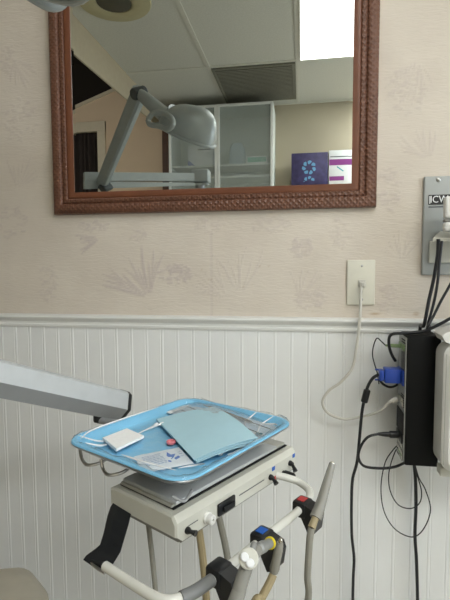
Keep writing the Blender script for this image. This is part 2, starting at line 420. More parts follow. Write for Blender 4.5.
struct('trim_4', prism([(XS - .012, YB, s1_.z + sk * (YB - s1_.y)), (XS - .012, 0, s1_.z + sk * (0 - s1_.y)), (XS - .012, 0, 2.99), (XS - .012, YB, 2.99)], (.012, 0, 0)), 'soffit')
struct('ceiling.001', box((XL - .1, YB - .25, 2.98), (XS + .02, .1, 3.04)), 'alcove_shade')
# back wall, with the sloping top left of the soffit and a window hung with a dark curtain
a = M(118, 90, y=YB); b2 = M(80, 107, y=YB); sl = (a.z - b2.z) / (a.x - b2.x)
zL = a.z + sl * (XL - a.x)
wx1 = M(105, 140, y=YB).x; wz1 = M(95, 122, y=YB).z; wx0 = wx1 - 1.0; wz0 = .9
bm = bmesh.new()
xsp = M(166, 140, y=YB).x
addbox(bm, (xsp, YB - .1, 0), (XR, YB, CEIL + .1)); struct('wall_back', bm, 'wall'); bm = bmesh.new()
addprism(bm, [(wx1, YB, 0), (xsp, YB, 0), (xsp, YB, a.z), (a.x, YB, a.z), (wx1, YB, a.z + sl * (wx1 - a.x))], (0, -.1, 0))
addprism(bm, [(wx0, YB, wz1 - .04), (wx1, YB, wz1 - .04), (wx1, YB, a.z + sl * (wx1 - a.x)), (wx0, YB, a.z + sl * (wx0 - a.x))], (0, -.1, 0))
addbox(bm, (wx0, YB - .1, 0), (wx1, YB, wz0)); addprism(bm, [(XL, YB, 0), (wx0, YB, 0), (wx0, YB, a.z + sl * (wx0 - a.x)), (XL, YB, zL)], (0, -.1, 0))
struct('wall_back.001', bm, 'wall_warm_lit')
bm = bmesh.new(); addprism(bm, [(XL, YB + .012, zL), (a.x, YB + .012, a.z), (a.x, YB + .012, a.z + .03), (XL, YB + .012, zL + .03)], (0, -.012, 0)); struct('trim_5', bm, 'casing')
struct('wall_back.002', box((XL - .1, YB - .22, 0), (XS + .4, YB - .12, 3.0)), 'alcove_shade')  # dark backing above the sloping wall top: shade as colour
struct('wall_left', box((XL - .1, YB - .2, 0), (XL, .1, 3.0)), 'wall')
WY0, WY1, WZ0, WZ1 = -2.35, -.75, .55, 2.05  # opening for an unseen side window, added for fill light
bm = bmesh.new()
for lo, hi in (((YB - .1, 0), (WY0, CEIL + .1)), ((WY1, 0), (.1, CEIL + .1)), ((WY0, 0), (WY1, WZ0)), ((WY0, WZ1), (WY1, CEIL + .1))): addbox(bm, (XR, lo[0], lo[1]), (XR + .1, hi[0], hi[1]))
struct('wall_right', bm, 'wall')
bm = bmesh.new(); fw = .05
for lo, hi in (((WY0, WZ0), (WY0 + fw, WZ1)), ((WY1 - fw, WZ0), (WY1, WZ1)), ((WY0 + fw, WZ0), (WY1 - fw, WZ0 + fw)), ((WY0 + fw, WZ1 - fw), (WY1 - fw, WZ1)), (((WY0 + WY1) / 2 - .02, WZ0 + fw), ((WY0 + WY1) / 2 + .02, WZ1 - fw))): addbox(bm, (XR + .02, lo[0], lo[1]), (XR + .06, hi[0], hi[1]), .004)
struct('added_window_frame', bm, 'rail')  # frame of the added side window
struct('added_window_pane', box((XR + .038, WY0 + .02, WZ0 + .02), (XR + .042, WY1 - .02, WZ1 - .02)), 'pane')
ld = bpy.data.lights.new('added_window_fill', 'AREA'); ld.shape = 'RECTANGLE'; ld.size = WY1 - WY0; ld.size_y = WZ1 - WZ0; ld.energy = 57; ld.color = (.90, .96, 1.0)  # fill lamp behind the added window, brightens the front wall
lo_ = bpy.data.objects.new('added_window_fill', ld); COL.objects.link(lo_); lo_.location = (XR + .30, (WY0 + WY1) / 2, (WZ0 + WZ1) / 2); lo_.rotation_euler = (0, PI / 2, 0)
ld.size, ld.size_y = WZ1 - WZ0 + .3, WY1 - WY0 + .3
bm = bmesh.new()
cw = M(105, 140, y=YB).x - M(98, 140, y=YB).x
addbox(bm, (wx1 - cw, YB - .02, wz0), (wx1 + .01, YB + .02, wz1), .004); addbox(bm, (wx0 - .01, YB - .02, wz0), (wx0 + cw, YB + .02, wz1), .004)
addbox(bm, (wx0 - .01, YB - .02, wz1 - cw * 1.3), (wx1 + .01, YB + .022, wz1), .004); addbox(bm, (wx0 - .03, YB - .02, wz0 - .03), (wx1 + .03, YB + .05, wz0 + .02), .004)
struct('window_1', bm, 'casing')
bm = bmesh.new(); zc = M(90, 132, y=YB).z; ring = []
for k in range(121):
    X = wx0 + cw + .012 + (wx1 - wx0 - 2 * cw - .024) * k / 120; ring.append((X, YB - .045 + .016 * math.sin(k * .95) + .006 * math.sin(k * 2.3)))
loft(bm, [[(x, y, z) for x, y in ring] for z in np.linspace(zc, wz0 + .03, 12)], closed=False)
tag(obj('curtain', bm, 'curtain'), 'dark brown curtain hanging in the window frame, reflected at the mirror edge', 'curtain')
p = M(162, 125, y=YB + .03); q = M(168, 125, y=YB + .03)
struct('trim_6', box((p.x, YB + .001, 0), (q.x, YB + .035, M(165, 112, y=YB + .03).z), .003), 'brownwood')

# ------------------------------------------------------------------ ceiling fittings
t = thing('ceiling_light', 'bright rectangular fluorescent ceiling light panel reflected in the mirror', 'ceiling light', (G0 + .3, YF + .6, CEIL - .012))
lx0, lx1, ly0, ly1 = G0 + .013, G0 + .587, YF + .013, YF + 1.187
bm = bmesh.new(); w = .006
for lo, hi in (((lx0, ly0, CEIL - .012), (lx0 + w, ly1, CEIL - .001)), ((lx1 - w, ly0, CEIL - .012), (lx1, ly1, CEIL - .001)), ((lx0 + w, ly0, CEIL - .012), (lx1 - w, ly0 + w, CEIL - .001)), ((lx0 + w, ly1 - w, CEIL - .012), (lx1 - w, ly1, CEIL - .001))): addbox(bm, lo, hi)
obj('frame', bm, 'grid', t, False)
obj('diffuser', box((lx0 + w, ly0 + w, CEIL - .010), (lx1 - w, ly1 - w, CEIL - .002)), 'diff', t, False)
for k_ in (0, 1):  # two unseen panels added as fill for the lower wall
    qx0, qx1, qy0, qy1 = G0 + .614 + .6 * k_, G0 + 1.186 + .6 * k_, YF - .60, YF - .014
    t = thing('ceiling_light', ('added square fill light panel in the ceiling beside the two boxes and glass cabinet', 'added square fill light panel in the ceiling nearest the added side window')[k_], 'ceiling light', ((qx0 + qx1) / 2, (qy0 + qy1) / 2, CEIL - .012))
    bm = bmesh.new()
    for lo, hi in (((qx0, qy0, CEIL - .012), (qx0 + w, qy1, CEIL - .001)), ((qx1 - w, qy0, CEIL - .012), (qx1, qy1, CEIL - .001)), ((qx0 + w, qy0, CEIL - .012), (qx1 - w, qy0 + w, CEIL - .001)), ((qx0 + w, qy1 - w, CEIL - .012), (qx1 - w, qy1, CEIL - .001))): addbox(bm, lo, hi)
    obj('frame', bm, 'grid', t, False)
    obj('diffuser', box((qx0 + w, qy0 + w, CEIL - .010), (qx1 - w, qy1 - w, CEIL - .002)), 'diff_fill', t, False)
t = thing('ceiling_vent', 'dark grey square air return grille in the ceiling above the glass cabinet', 'vent', (G0 - .3, (YF + YB) / 2, CEIL - .014))
vx0, vx1, vy0, vy1 = G0 - .584, G0 - .016, M(296, 97.5, z=CEIL).y, YF - .02
bm = bmesh.new()
for lo, hi in (((vx0, vy0), (vx0 + .02, vy1)), ((vx1 - .02, vy0), (vx1, vy1)), ((vx0 + .02, vy0), (vx1 - .02, vy0 + .02)), ((vx0 + .02, vy1 - .02), (vx1 - .02, vy1))): addbox(bm, (*lo, CEIL - .014), (*hi, CEIL - .001))
obj('frame', bm, 'vent', t, False)
obj('backing', box((vx0 + .02, vy0 + .02, CEIL - .004), (vx1 - .02, vy1 - .02, CEIL - .001)), 'vent_d', t, False)
bm = bmesh.new(); k = vy0 + .035
while k < vy1 - .03:
    addbox(bm, (vx0 + .02, k - .007, CEIL - .012), (vx1 - .02, k + .007, CEIL - .006)); k += .024
obj('louvres', bm, 'vent', t, False)
p = M(114, 1, z=CEIL)
t = thing('ceiling_speaker', 'round ceiling fitting with pale ring and dark grey centre', 'ceiling fitting', (p.x, p.y, CEIL - .02))
obj('ring', lathe((p.x, p.y, CEIL), (0, 0, -1), [(.001, .09), (.012, .092), (.016, .10), (.014, .15), (.008, .185), (.001, .19)], 40), 'ring', t)
obj('grille', lathe((p.x, p.y, CEIL), (0, 0, -1), [(.001, .088), (.010, .088), (.017, .06), (.020, .001)], 36), 'vent_d', t)

# ------------------------------------------------------------------ framed mirror
mx0, mx1 = P(55.3, 214, y=-.012).x, P(376, 206, y=-.012).x
mz0 = P(55.3, 214.7, y=-.02).z; mz1 = mz0 + .74
t = thing('framed_mirror', 'large wall mirror in a carved reddish brown wooden frame', 'mirror', ((mx0 + mx1) / 2, -.012, mz0))
def sweep(bm, prof, mi=0):      # prof: (inset from the outer edge, depth out of the wall); mitred at the corners
    rings = []
    for i, d in prof: rings.append([(mx0 + i, -d, mz0 + i), (mx1 - i, -d, mz0 + i), (mx1 - i, -d, mz1 - i), (mx0 + i, -d, mz1 - i)])
    loft(bm, rings, cap0=False, cap1=False, mi=mi)
bm = bmesh.new(); sweep(bm, [(0, .001), (0, .018), (.003, .023), (.010, .027), (.022, .027), (.027, .023), (.029, .0185), (.030, .0185), (.032, .0215), (.038, .0225), (.0425, .020), (.0435, .0165)])
obj('carved_frame', bm, 'carved', t, sharp=50)
bm = bmesh.new(); sweep(bm, [(.0432, .0162), (.0445, .018), (.048, .0185), (.058, .0145), (.0615, .0135), (.0615, .008)])
obj('inner_slip', bm, 'slip', t, sharp=50)
gi = .0612; bw = .009
bm = bmesh.new(); rings = []
for i, d in ((gi, .0119), (gi + bw, .012)): rings.append([(mx0 + i, -d, mz0 + i), (mx1 - i, -d, mz0 + i), (mx1 - i, -d, mz1 - i), (mx0 + i, -d, mz1 - i)])
loft(bm, rings, cap0=False, cap1=True)
obj('glass', bm, 'mirror', t, False)

# ------------------------------------------------------------------ wall plate and white cable
a = P(347, 260, y=0); b2 = P(374.3, 305, y=0); c = (a + b2) / 2
t = thing('wall_plate', 'ivory data wall plate above the chair rail with a white cable plugged in', 'wall plate', (c.x, 0, b2.z))
obj('plate', box((a.x, -.0065, b2.z), (b2.x, -.0004, a.z), .0028, 3), 'plate', t)
for v in (266, 299.5):
    q = P(362, v, y=-.006); bm = lathe((q.x, -.006, q.z), (0, -1, 0), [(0, .0032), (.0008, .0032), (.0016, .0018), (.0017, 0)], 14); addbox(bm, (q.x - .0028, -.0079, q.z - .0004), (q.x + .0028, -.0073, q.z + .0004)); obj('screw', bm, 'steel', t)
j = P(362, 283.5, y=-.008)
obj('jack', box((j.x - .0095, -.010, j.z - .010), (j.x + .0095, -.006, j.z + .010), .001), 'ivory', t)
YC = -.128                                                    # front face of the computer
def pth(L_, y): return [P(u, v, y=(y if not isinstance(y, (list, tuple)) else y[0] + (y[1] - y[0]) * i / (len(L_) - 1))) for i, (u, v) in enumerate(L_)]
pl = pth([(362.5, 287), (361.5, 300), (361, 312), (359.5, 328), (357, 345), (352.5, 367), (341, 382), (328.5, 391), (322.5, 402), (328, 413), (344, 419), (362, 416.5), (378, 408), (390, 401.5)], -.045)
for i in range(5): pl[i].y = (-.020, -.026, -.032, -.036, -.04)[i]
pl[-2].y = -.07; pl[-1].y = -.085
pl[-1] = P(390, 401.5, y=-.085)
t = thing('white_cable', 'white cable looping down from the wall plate to the black computer', 'cable', (j.x, -.03, pl[-1].z))
obj('cable', tube(pl, .0036, 8, 8), 'ivory', t)
bm = box((j.x - .006, -.0205, j.z - .0075), (j.x + .006, -.0101, j.z + .004), .001); addbox(bm, (j.x - .0015, -.023, j.z - .0065), (j.x + .0015, -.0206, j.z + .002))
obj('plug', bm, 'ivory', t)
e0 = P(389, 402, y=-.085); e1 = P(397.2, 399.2, y=-.085)
bm = tube([e0, e0.lerp(e1, .35), e0.lerp(e1, .4), e1], [.0035, .0048, .0062, .0062], 10); obj('plug', bm, 'ivory', t)

# ------------------------------------------------------------------ computer on the wall, its plugs and cables
a = P(407.5, 335.5, y=YC); b2 = P(434.5, 467.5, y=YC); YCB = -.048
cx0, cx1, cz0, cz1 = a.x, P(440, 400, y=YC).x, b2.z, a.z
t = thing('black_computer', 'slim black computer mounted upright on the wall with its ports facing left', 'computer', ((cx0 + cx1) / 2, YC, cz0))
obj('case', box((cx0, YC, cz0), (cx1, YCB, cz1), .004, 2), 'case', t)
obj('mounting_bracket', box((cx0 + .03, YCB + .0005, cz0 + .08), (cx1 - .01, -.004, cz1 - .08), .002), 'blackm', t)
bm = bmesh.new(); addbox(bm, (cx0 - .0025, YC + .003, cz0 + .008), (cx0 - .0002, YCB - .003, cz1 - .006)); obj('port_panel', bm, 'port', t, False)
def pz(v): return P(402, v, y=-.085).z
def port(v0, v1, m_, dep=.003, ya=YC + .010, yb=YCB - .010): obj('port', box((cx0 - .0025 - dep, ya, pz(v1)), (cx0 - .0026, yb, pz(v0)), .0008), m_, t)
bm = bmesh.new()
for v in list(np.arange(338, 368, 2.6)): addbox(bm, (cx0 - .0034, YC + .008, pz(v + 1.2)), (cx0 - .0026, YCB - .034, pz(v)))
obj('vent_slots', bm, 'blackm', t, False); bm = bmesh.new()
for v in list(np.arange(392, 404, 2.2)): addbox(bm, (cx0 - .0034, YC + .008, pz(v + 1)), (cx0 - .0026, YCB - .042, pz(v)))
obj('vent_slots', bm, 'blackm', t, False)
port(343, 349, 'green'); port(368, 383, 'blue', .004); port(396, 404, 'chrome', .002, YC + .014, YCB - .016)
bm = bmesh.new(); addbox(bm, (cx0 - .005, YC + .004, pz(430)), (cx0 - .0026, YCB - .004, pz(409)), .0008); obj('blank_panel', bm, 'blackm', t)
port(431, 439, 'black', .004); port(446, 456, 'chrome', .002); port(441, 444, 'chrome', .0015)
bm = bmesh.new(); addbox(bm, (cx0 - .0036, YC + .012, pz(449.5)), (cx0 - .0048, YCB - .03, pz(451.5))); obj('port_light', bm, 'green', t, False)

t = thing('video_cable', 'dark video cable with a bright blue plug and a black ferrite bead', 'cable', P(353, 600, y=-.05))
q = P(388, 375.5, y=-.085)
xa, xb = P(378.5, 376, y=-.085).x, cx0 - .0068
bm = box((xa + .012, -.103, pz(382.2)), (xb, -.069, pz(368.2)), .0025); addbox(bm, (xa, -.100, pz(380.5)), (xa + .0115, -.074, pz(370)), .003)
obj('plug', bm, 'blue', t)
bm = bmesh.new()
for zz in (pz(370.2), pz(380.4)): obj('thumbscrew', lathe((xa - .0085, -.0865, zz), (1, 0, 0), [(0, .0022), (.008, .0022)], 10), 'blue', t)
pl = [Vector((xa + .001, -.087, pz(375)))] + pth([(373, 378), (368, 386), (365, 397), (362, 412), (359.5, 438), (357, 462), (352.5, 480), (351.5, 505), (351.8, 535), (354, 558), (353.2, 580), (353, 612), (356, 680)], [-.085, -.03])
pl.append(Vector((pl[-1].x, -.03, .02)))
obj('cable', tube(pl, .0038, 8, 8), 'cable', t)
p, q = P(367.3, 389.5, y=-.078), P(364, 402.5, y=-.077)
obj('ferrite_bead', lathe(p, q - p, [(0, .006), (.002, .0085), ((q - p).length - .002, .0085), ((q - p).length, .006)], 14), 'black', t)

t = thing('audio_cable', 'thin black audio wire with a pale green plug at the computer top', 'cable', P(377, 372, y=-.07))
p, q = P(385.5, 345.4, y=-.085), Vector((cx0 - .006, -.085, pz(346)))
obj('plug', tube([p, p.lerp(q, .3), p.lerp(q, .35), q], [.0025, .003, .0045, .0045], 10), 'green', t)
obj('wire', tube([p] + pth([(381, 341), (376.8, 338.3), (373.5, 346), (372.5, 355), (374.5, 364), (377, 372), (379, 384)], [-.083, -.055]), .0015, 7, 8), 'cable', t)
t = thing('power_cable', 'black power cord curling from its moulded plug low on the computer', 'cable', P(380, 468, y=-.08))
p, q = P(378, 434, y=-.085), Vector((cx0 - .0068, -.085, pz(434.8)))
obj('plug', tube([p, p.lerp(q, .3), p.lerp(q, .55), p.lerp(q, .6), q], [.0038, .006, .0068, .009, .0085], 12), 'black', t)
obj('cable', tube([p] + pth([(368, 437), (361, 446), (358.5, 457), (364, 466), (380, 468.3), (394, 467), (403, 463.5), (412, 459)], [-.09, -.045]), .0034, 8, 8), 'cable', t)
t = obj('thin_wire', tube(pth([(399, 444), (393, 450), (385, 463), (381, 487), (384, 511), (395, 529), (412, 537), (423.5, 529), (430.5, 510), (425.5, 490), (419, 478), (414.5, 463)], -.045), .0015, 7, 8), 'cable'); tag(t, 'thin black wire hanging in the larger loop beneath the computer', 'wire', 'thin wires looping under the computer')
t = obj('thin_wire', tube(pth([(399, 447), (394.5, 453), (389, 472), (390, 490), (398, 504.5), (410.5, 508.5), (419.5, 503), (421.5, 492), (418, 478), (413, 463)], -.038), .0015, 7, 8), 'cable'); tag(t, 'thin black wire hanging in the smaller inner loop beneath the computer', 'wire', 'thin wires looping under the computer')
pl = pth([(414, 462), (415.5, 480), (416, 505), (415, 535), (416.5, 560), (417.5, 600), (418, 660)], -.03); pl.append(Vector((pl[-1].x, -.03, .02)))
t = obj('hanging_cable', tube(pl, .0042, 8, 8), 'cable'); tag(t, 'thick black cable dropping straight down below the computer', 'cable')

# ------------------------------------------------------------------ screen mount plate and bundle of cables
a = P(424.5, 176.5, y=-.012); b2 = P(421.5, 275, y=-.012); sx1 = a.x + .115; px0 = a.x
t = thing('screen_mount', 'grey metal wall mount plate with a black and white letter badge', 'wall mount', (px0 + .057, -.001, b2.z))
obj('back_plate', box((px0, -.012, b2.z), (sx1, -.0005, a.z), .003, 3), 'mountgrey', t)
q = P(438.5, 179.5, y=-.012); bm = lathe((q.x, -.0122, q.z), (0, -1, 0), [(0, .0055), (.0015, .0055), (.003, .003), (.0031, 0)], 16); addbox(bm, (q.x - .003, -.0162, q.z - .0006), (q.x + .003, -.0152, q.z + .0006)); obj('screw', bm, 'steel', t)
p, q = P(428.5, 195, y=-.012), P(453, 204.2, y=-.012)
bm = box((p.x, -.0135, q.z), (q.x, -.0122, p.z)); g = obj('badge', bm, 'badge', t, False)
bm = bmesh.new(); w = .0011
for lo, hi in (((p.x + .002, p.z - .003), (p.x + .004, q.z + .002)),): addbox(bm, (lo[0], -.0139, hi[1]), (hi[0], -.0136, lo[1]))
obj('edge_line', bm, 'letters', g, False)
cx_ = (P(431.5, 199, y=-.012).x + P(448.5, 199, y=-.012).x) / 2; cz_ = (p.z + q.z) / 2
obj('lettering', text_bm('ICW', .0245, frame_mat((cx_ - .0025, -.0139, cz_), (.88, 0, 0), (0, 0, 1), (0, -1, 0))), 'letters', g, False)
p, q = P(428.5, 206.4, y=-.012), P(450, 207.2, y=-.012); obj('small_line', box((p.x, -.0128, q.z), (q.x, -.0122, p.z)), 'slate', t, False)
p, q = P(429.5, 241, y=-.02), P(447, 263, y=-.02)
obj('slide_cover', box((p.x, -.020, q.z), (sx1 - .01, -.0125, p.z), .003), 'mountlight', t)
p, q = P(430, 232, y=-.07), P(430, 242, y=-.07)
bm = bmesh.new(); xl = p.x + .004
loft(bm, [[(xl + .018, -.0125, q.z + .012), (sx1 + .02, -.0125, q.z + .012), (sx1 + .02, -.0125, q.z + .03), (xl + .035, -.0125, q.z + .03)], [(xl - .002, -.085, q.z), (sx1 + .02, -.085, q.z), (sx1 + .02, -.085, q.z + .008), (xl, -.085, q.z + .008)]])
obj('arm_tray', bm, 'mountlight', t)
p = P(443.5, 197, y=-.09); q = P(443.5, 232, y=-.09); xl = p.x
obj('arm_block', box((xl, -.105, P(441, 219, y=-.09).z), (xl + .085, -.0855, p.z), .006, 3), 'white', t)
obj('arm_band', box((xl + .001, -.104, P(441, 217.8, y=-.09).z - .010), (xl + .084, -.0855, P(441, 219, y=-.09).z - .0005), .001), 'unit_dark', t)
bm = box((xl - .0005, -.107, q.z), (xl + .085, -.0855, P(441, 217.8, y=-.09).z - .011), .006, 3)
obj('arm_block', bm, 'white', t)
hx0 = P(435.5, 400, y=-.15).x; hz1 = P(440, 344, y=-.20).z; hz0 = P(445, 472.5, y=-.205).z
obj('arm', box((xl + .03, -.125, hz1 - .05), (xl + .062, -.1075, q.z + .02), .005, 2), 'mountlight', t)

t = thing('white_equipment_housing', 'white rounded plastic equipment housing beside the black computer', 'equipment', (hx0 + .12, -.19, hz0))
bm = bmesh.new(); HX, HZ = .26, hz1 - hz0
cxh, czh = hx0 + HX / 2, (hz0 + hz1) / 2
prf = rrect(HX / 2, HZ / 2, .028, 7); pri = rrect(HX / 2 - .012, HZ / 2 - .012, .02, 7)
loft(bm, [[(cxh + x, -.1315, czh + z) for x, z in pri], [(cxh + x, -.142, czh + z) for x, z in prf], [(cxh + x, -.20, czh + z) for x, z in prf], [(cxh + x, -.212, czh + z) for x, z in pri]])
obj('shell', bm, 'white', t)
bm = bmesh.new(); xg = P(442, 400, y=-.212).x + .006
addbox(bm, (xg, -.2126, hz0 + .02), (xg + .0012, -.2119, hz1 - .02)); obj('seam', bm, 'unit_top', t, False)
p = P(428, 330, y=-.16)
bm = bmesh.new(); lid = [(hx0 + .012, hz1 + .0008), (hx0 + .004, hz1 + .004), (hx0 - .004, hz1 + .018), (hx0 + .002, hz1 + .024), (hx0 + .03, hz1 + .034), (hx0 + .10, hz1 + .045), (hx0 + .24, hz1 + .045), (hx0 + .24, hz1 + .0008)]
addprism(bm, [(x, -.20, z) for x, z in lid], (0, .065, 0)); bev(bm, .004, 2); obj('lid', bm, 'white', t)
p, q = P(440.5, 472, y=-.18), P(446, 477, y=-.18)
obj('rear_bracket', box((cx1 + .06, -.1310, hz0 + .1), (cx1 + .16, -.0035, hz0 + .2), .002), 'mountlight', t)
obj('foot', box((p.x, -.18, q.z), (p.x + .05, -.15, hz0 - .0005), .002), 'mountlight', t)

BC = [('black cable running straight down from the wall mount beside its badge', [(438.5, 239), (437.5, 256), (433.5, 280), (429, 300), (424, 325), (424.5, 334), (425, 340)], .0042, -.0900, 0),
      ('black cable bowing slightly below the wall mount before joining the bundle', [(442, 241), (439.5, 262), (437.5, 283), (433.5, 304), (428.5, 322), (427, 334), (427.5, 340)], .0034, -.108, .012),
      ('black cable slanting in from the frame edge above the white housing', [(462, 262), (450, 285), (441, 301), (433.5, 316), (427, 328), (428.5, 334), (430, 340)], .0032, -.122, .023)]
for lb, px, r, y, dx in BC:
    pl = pth(px, y)
    t = obj('bundle_cable', tube(pl[:-2] + [Vector((pl[-3].x + .002 + dx, -.048, cz1 + .014)), Vector((pl[-3].x + .004 + dx, -.040, cz1 - .02))], r, 8, 8), 'cable'); tag(t, lb, 'cable', 'black cables under the wall mount')
pl = pth([(462, 311), (450, 318.5), (437, 325.5), (424, 331), (408, 333), (394, 333.7), (389.5, 337), (389, 345), (391.5, 354), (395.5, 361)], [-.140, -.075])
t = obj('bundle_cable', tube(pl, .0036, 8, 8), 'cable'); tag(t, 'black cable running over the top of the computer and down its port side', 'cable', 'black cables under the wall mount')
t = obj('short_cable', tube(pth([(379, 379), (383, 384), (389, 387), (395, 386), (400, 382)], [-.055, -.046]), .003, 8, 8), 'cable'); tag(t, 'short black cable curving just below the blue plug', 'cable')

# ------------------------------------------------------------------ delivery unit
ZT = 1.1 - .29
ub = Vector((.5, .866, 0)); nb = Vector((.866, -.5, 0)); zb = Vector((0, 0, 1))
FO = P(176, 518, z=.752)                                     # top front left corner of the control head
def W(s, o, z): return FO + ub * s + nb * o + zb * (z - .752)
TW = frame_mat(FO, ub, nb, zb)
def Pn(u, v, off): return PP(u, v, FO + nb * off, nb)
def loc(p): q = Vector(p) - FO; return q.dot(ub), q.dot(nb), q.z
LEN = loc(P(297, 447, z=.752))[0]; DEP = -loc(P(107, 487, z=.752))[1]
HB = .752 - Pn(171.5, 551, 0).z
unit = thing('dental_delivery_unit', 'white dental control head with switches, curved rail and black holders under the tray', 'dental unit', W(LEN / 2, -DEP / 2, .752 - HB))
sec = [(0, -.010), (-.007, -.0005), (-.016, 0), (-DEP + .006, 0), (-DEP, -.004), (-DEP, -HB + .012), (-DEP + .012, -HB), (-.003, -HB), (0, -HB + .004)]
bm = bmesh.new(); rings = []
for s, k, zc in ((0, .003, -HB + .013), (.0025, 0, -HB + .0125), (.012, 0, -HB), (LEN - .0035, 0, -HB), (LEN, .004, -HB)):
    rings.append([TW @ Vector((s, o - k if o > -DEP / 2 else o + k, max(zc, z - k if z > -HB / 2 else z + k))) for o, z in sec])
loft(bm, rings)
for f in bm.faces:
    f.normal_update()
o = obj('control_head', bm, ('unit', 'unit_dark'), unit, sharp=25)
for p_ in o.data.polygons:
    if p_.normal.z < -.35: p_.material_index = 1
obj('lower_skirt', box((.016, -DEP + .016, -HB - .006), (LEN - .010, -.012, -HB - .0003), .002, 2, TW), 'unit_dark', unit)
# raised top pad with black gasket
obj('top_gasket', box((.012, -DEP + .012, .0003), (LEN - .008, -.017, .0022), 0, 2, TW), 'blackm', unit, False)
obj('top_pad', box((.010, -DEP + .014, .0024), (LEN - .010, -.0195, .0075), .002, 2, TW), 'unit_top', unit)
# switches on the front face
def onf(u, v): s, o, z = loc(Pn(u, v, 0)); return s, z
TF = TW
def frect(u, v, w, h, d, m_, name, parent=unit, bevv=.001):
    s, z = onf(u, v); return obj(name, box((s - w / 2, .0002, z - h / 2), (s + w / 2, d, z + h / 2), bevv, 2, TF), m_, parent)
def lever(u, v, du, dv, name='toggle_switch', L_=.02):
    s, z = onf(u, v); c = TF @ Vector((s, 0, z))
    bm = bmesh.new(); addlathe(bm, c + nb * .0002, nb, [(0, .0052), (.003, .0052), (.006, .0036), (.008, .003)], 14)
    tip = Pn(u + du, v + dv, .016)
    addtube(bm, [c + nb * .005, c.lerp(tip, .5) + nb * .003, tip], [.0028, .0034, .0046], 10)
    obj(name, bm, 'black', unit)
lever(187, 530, 9, 3.5); lever(270, 477, 6.5, 7); lever(289.5, 463, 6, 8.5)
s, z = onf(206.5, 517.5); c = TF @ Vector((s, 0, z))
obj('white_knob', lathe(c, nb, [(.0002, .009), (.004, .009), (.0045, .0078), (.012, .0074), (.0135, .006), (.0137, .0025), (.010, .002)], 20), 'white', unit)
s, z = onf(283, 473.5); c = TF @ Vector((s, 0, z))
obj('black_knob', lathe(c, nb, [(.0002, .006), (.004, .006), (.0042, .0074), (.022, .0070), (.024, .0055), (.0241, .0001)], 18), 'black', unit)
s, z = onf(225.5, 505); bm = box((s - .021, .0002, z - .010), (s + .021, .0045, z + .010), .002, 2, TF)
g = obj('selector_housing', bm, 'black', unit)
obj('thumbwheel', box((s - .012, .0047, z - .0055), (s + .015, .009, z + .0035), .002, 2, TF), 'blackm', g)
s0, z0_ = onf(239, 495.5); s1_, z1_ = onf(264, 481); obj('engraved_line', box((s0, .0002, z0_ - .0008), (s1_, .0006, z0_ + .0008), 0, 2, TF), 'slate', unit, False)
s0, z0_ = onf(196, 521); obj('engraved_line', box((s0 - .016, .0002, z0_ - .0006), (s0 + .004, .0006, z0_ + .0006), 0, 2, TF), 'slate', unit, False)
frect(273.3, 468.5, .009, .007, .0008, 'tagblue', 'blue_tag', bevv=0); frect(274.5, 478, .008, .006, .0008, 'tagred', 'red_tag', bevv=0); frect(293.5, 455.5, .008, .007, .0008, 'tagblue', 'blue_tag', bevv=0)

# rail: starts in the black bracket, runs along the front, bends back into the head
ZR = .694
rail = [P(u, v, z=ZR) for u, v in ((104, 563), (125, 578), (150, 592))]
r0 = P(186, 600, z=ZR); r1 = P(300, 508, z=ZR); dr = (r1 - r0).normalized()
corner_px = P(166, 601, z=ZR)
rail_pts = [P(u, v, z=ZR) for u, v in ((105, 566), (118, 574.5), (136, 586), (153, 596), (168, 600.5), (183, 597), (198, 589.5), (212, 580))]
straight = [P(u, v, z=ZR) for u, v in ((226, 568.5), (258, 543), (290, 518))]
back = [P(303, 506, z=ZR + .002), P(309.3, 498, z=ZR + .006), P(308.5, 489.5, z=ZR + .010), P(299, 482, z=ZR + .016), P(288, 478, z=ZR + .022), W(loc(P(279, 476, z=.72))[0], -.002, .720)]
obj('rail', tube(rail_pts + straight + back, .0066, 14, 7), 'rail_w', unit)
obj('rail_grip', tube([P(u, v, z=ZR) for u, v in ((181, 598), (190, 594), (198, 589.5), (212, 580))], .0082, 14, 6), 'rail_g', unit)
# black bracket at the left: strap down from the head, then a cupped foot
bm = bmesh.new()
pA, pB, pC, pD = P(107, 517, z=.715), P(139, 529, z=.705), P(108, 551, z=.70), P(88, 553, z=.70)
e_ = (W(0, 0, 0) - W(0, -1, 0)).normalized()
strap = [(P(113, 503, z=.728), P(131, 514, z=.728)), (P(110, 512, z=.722), P(129, 523, z=.722)), (P(106, 530, z=.71), P(124, 540, z=.708)), (P(102, 543, z=.703), P(120.5, 552, z=.699)), (P(95, 549, z=.698), P(115, 561, z=.692)), (P(86, 555.5, z=.692), P(107, 569, z=.685))]
loft(bm, [[a_, b_, b_ - zb * .004 - ub * .005, a_ - zb * .004 - ub * .005] for a_, b_ in strap])
obj('bracket_strap', bm, 'black', unit)
bm = bmesh.new()
loft(bm, [[P(u, v, z=z) for u, v in ((86.5, 556), (100, 548.5), (115, 560), (106.5, 570))] for z in (.690, .683)] )
bev(bm, .003, 2); obj('bracket_cup', bm, 'black', unit)
obj('bracket_edge', tube([P(86.5, 557, z=.688), P(90, 562, z=.686), P(97, 568, z=.684), P(105, 573, z=.684)], .0022, 8, 5), 'steel', unit)

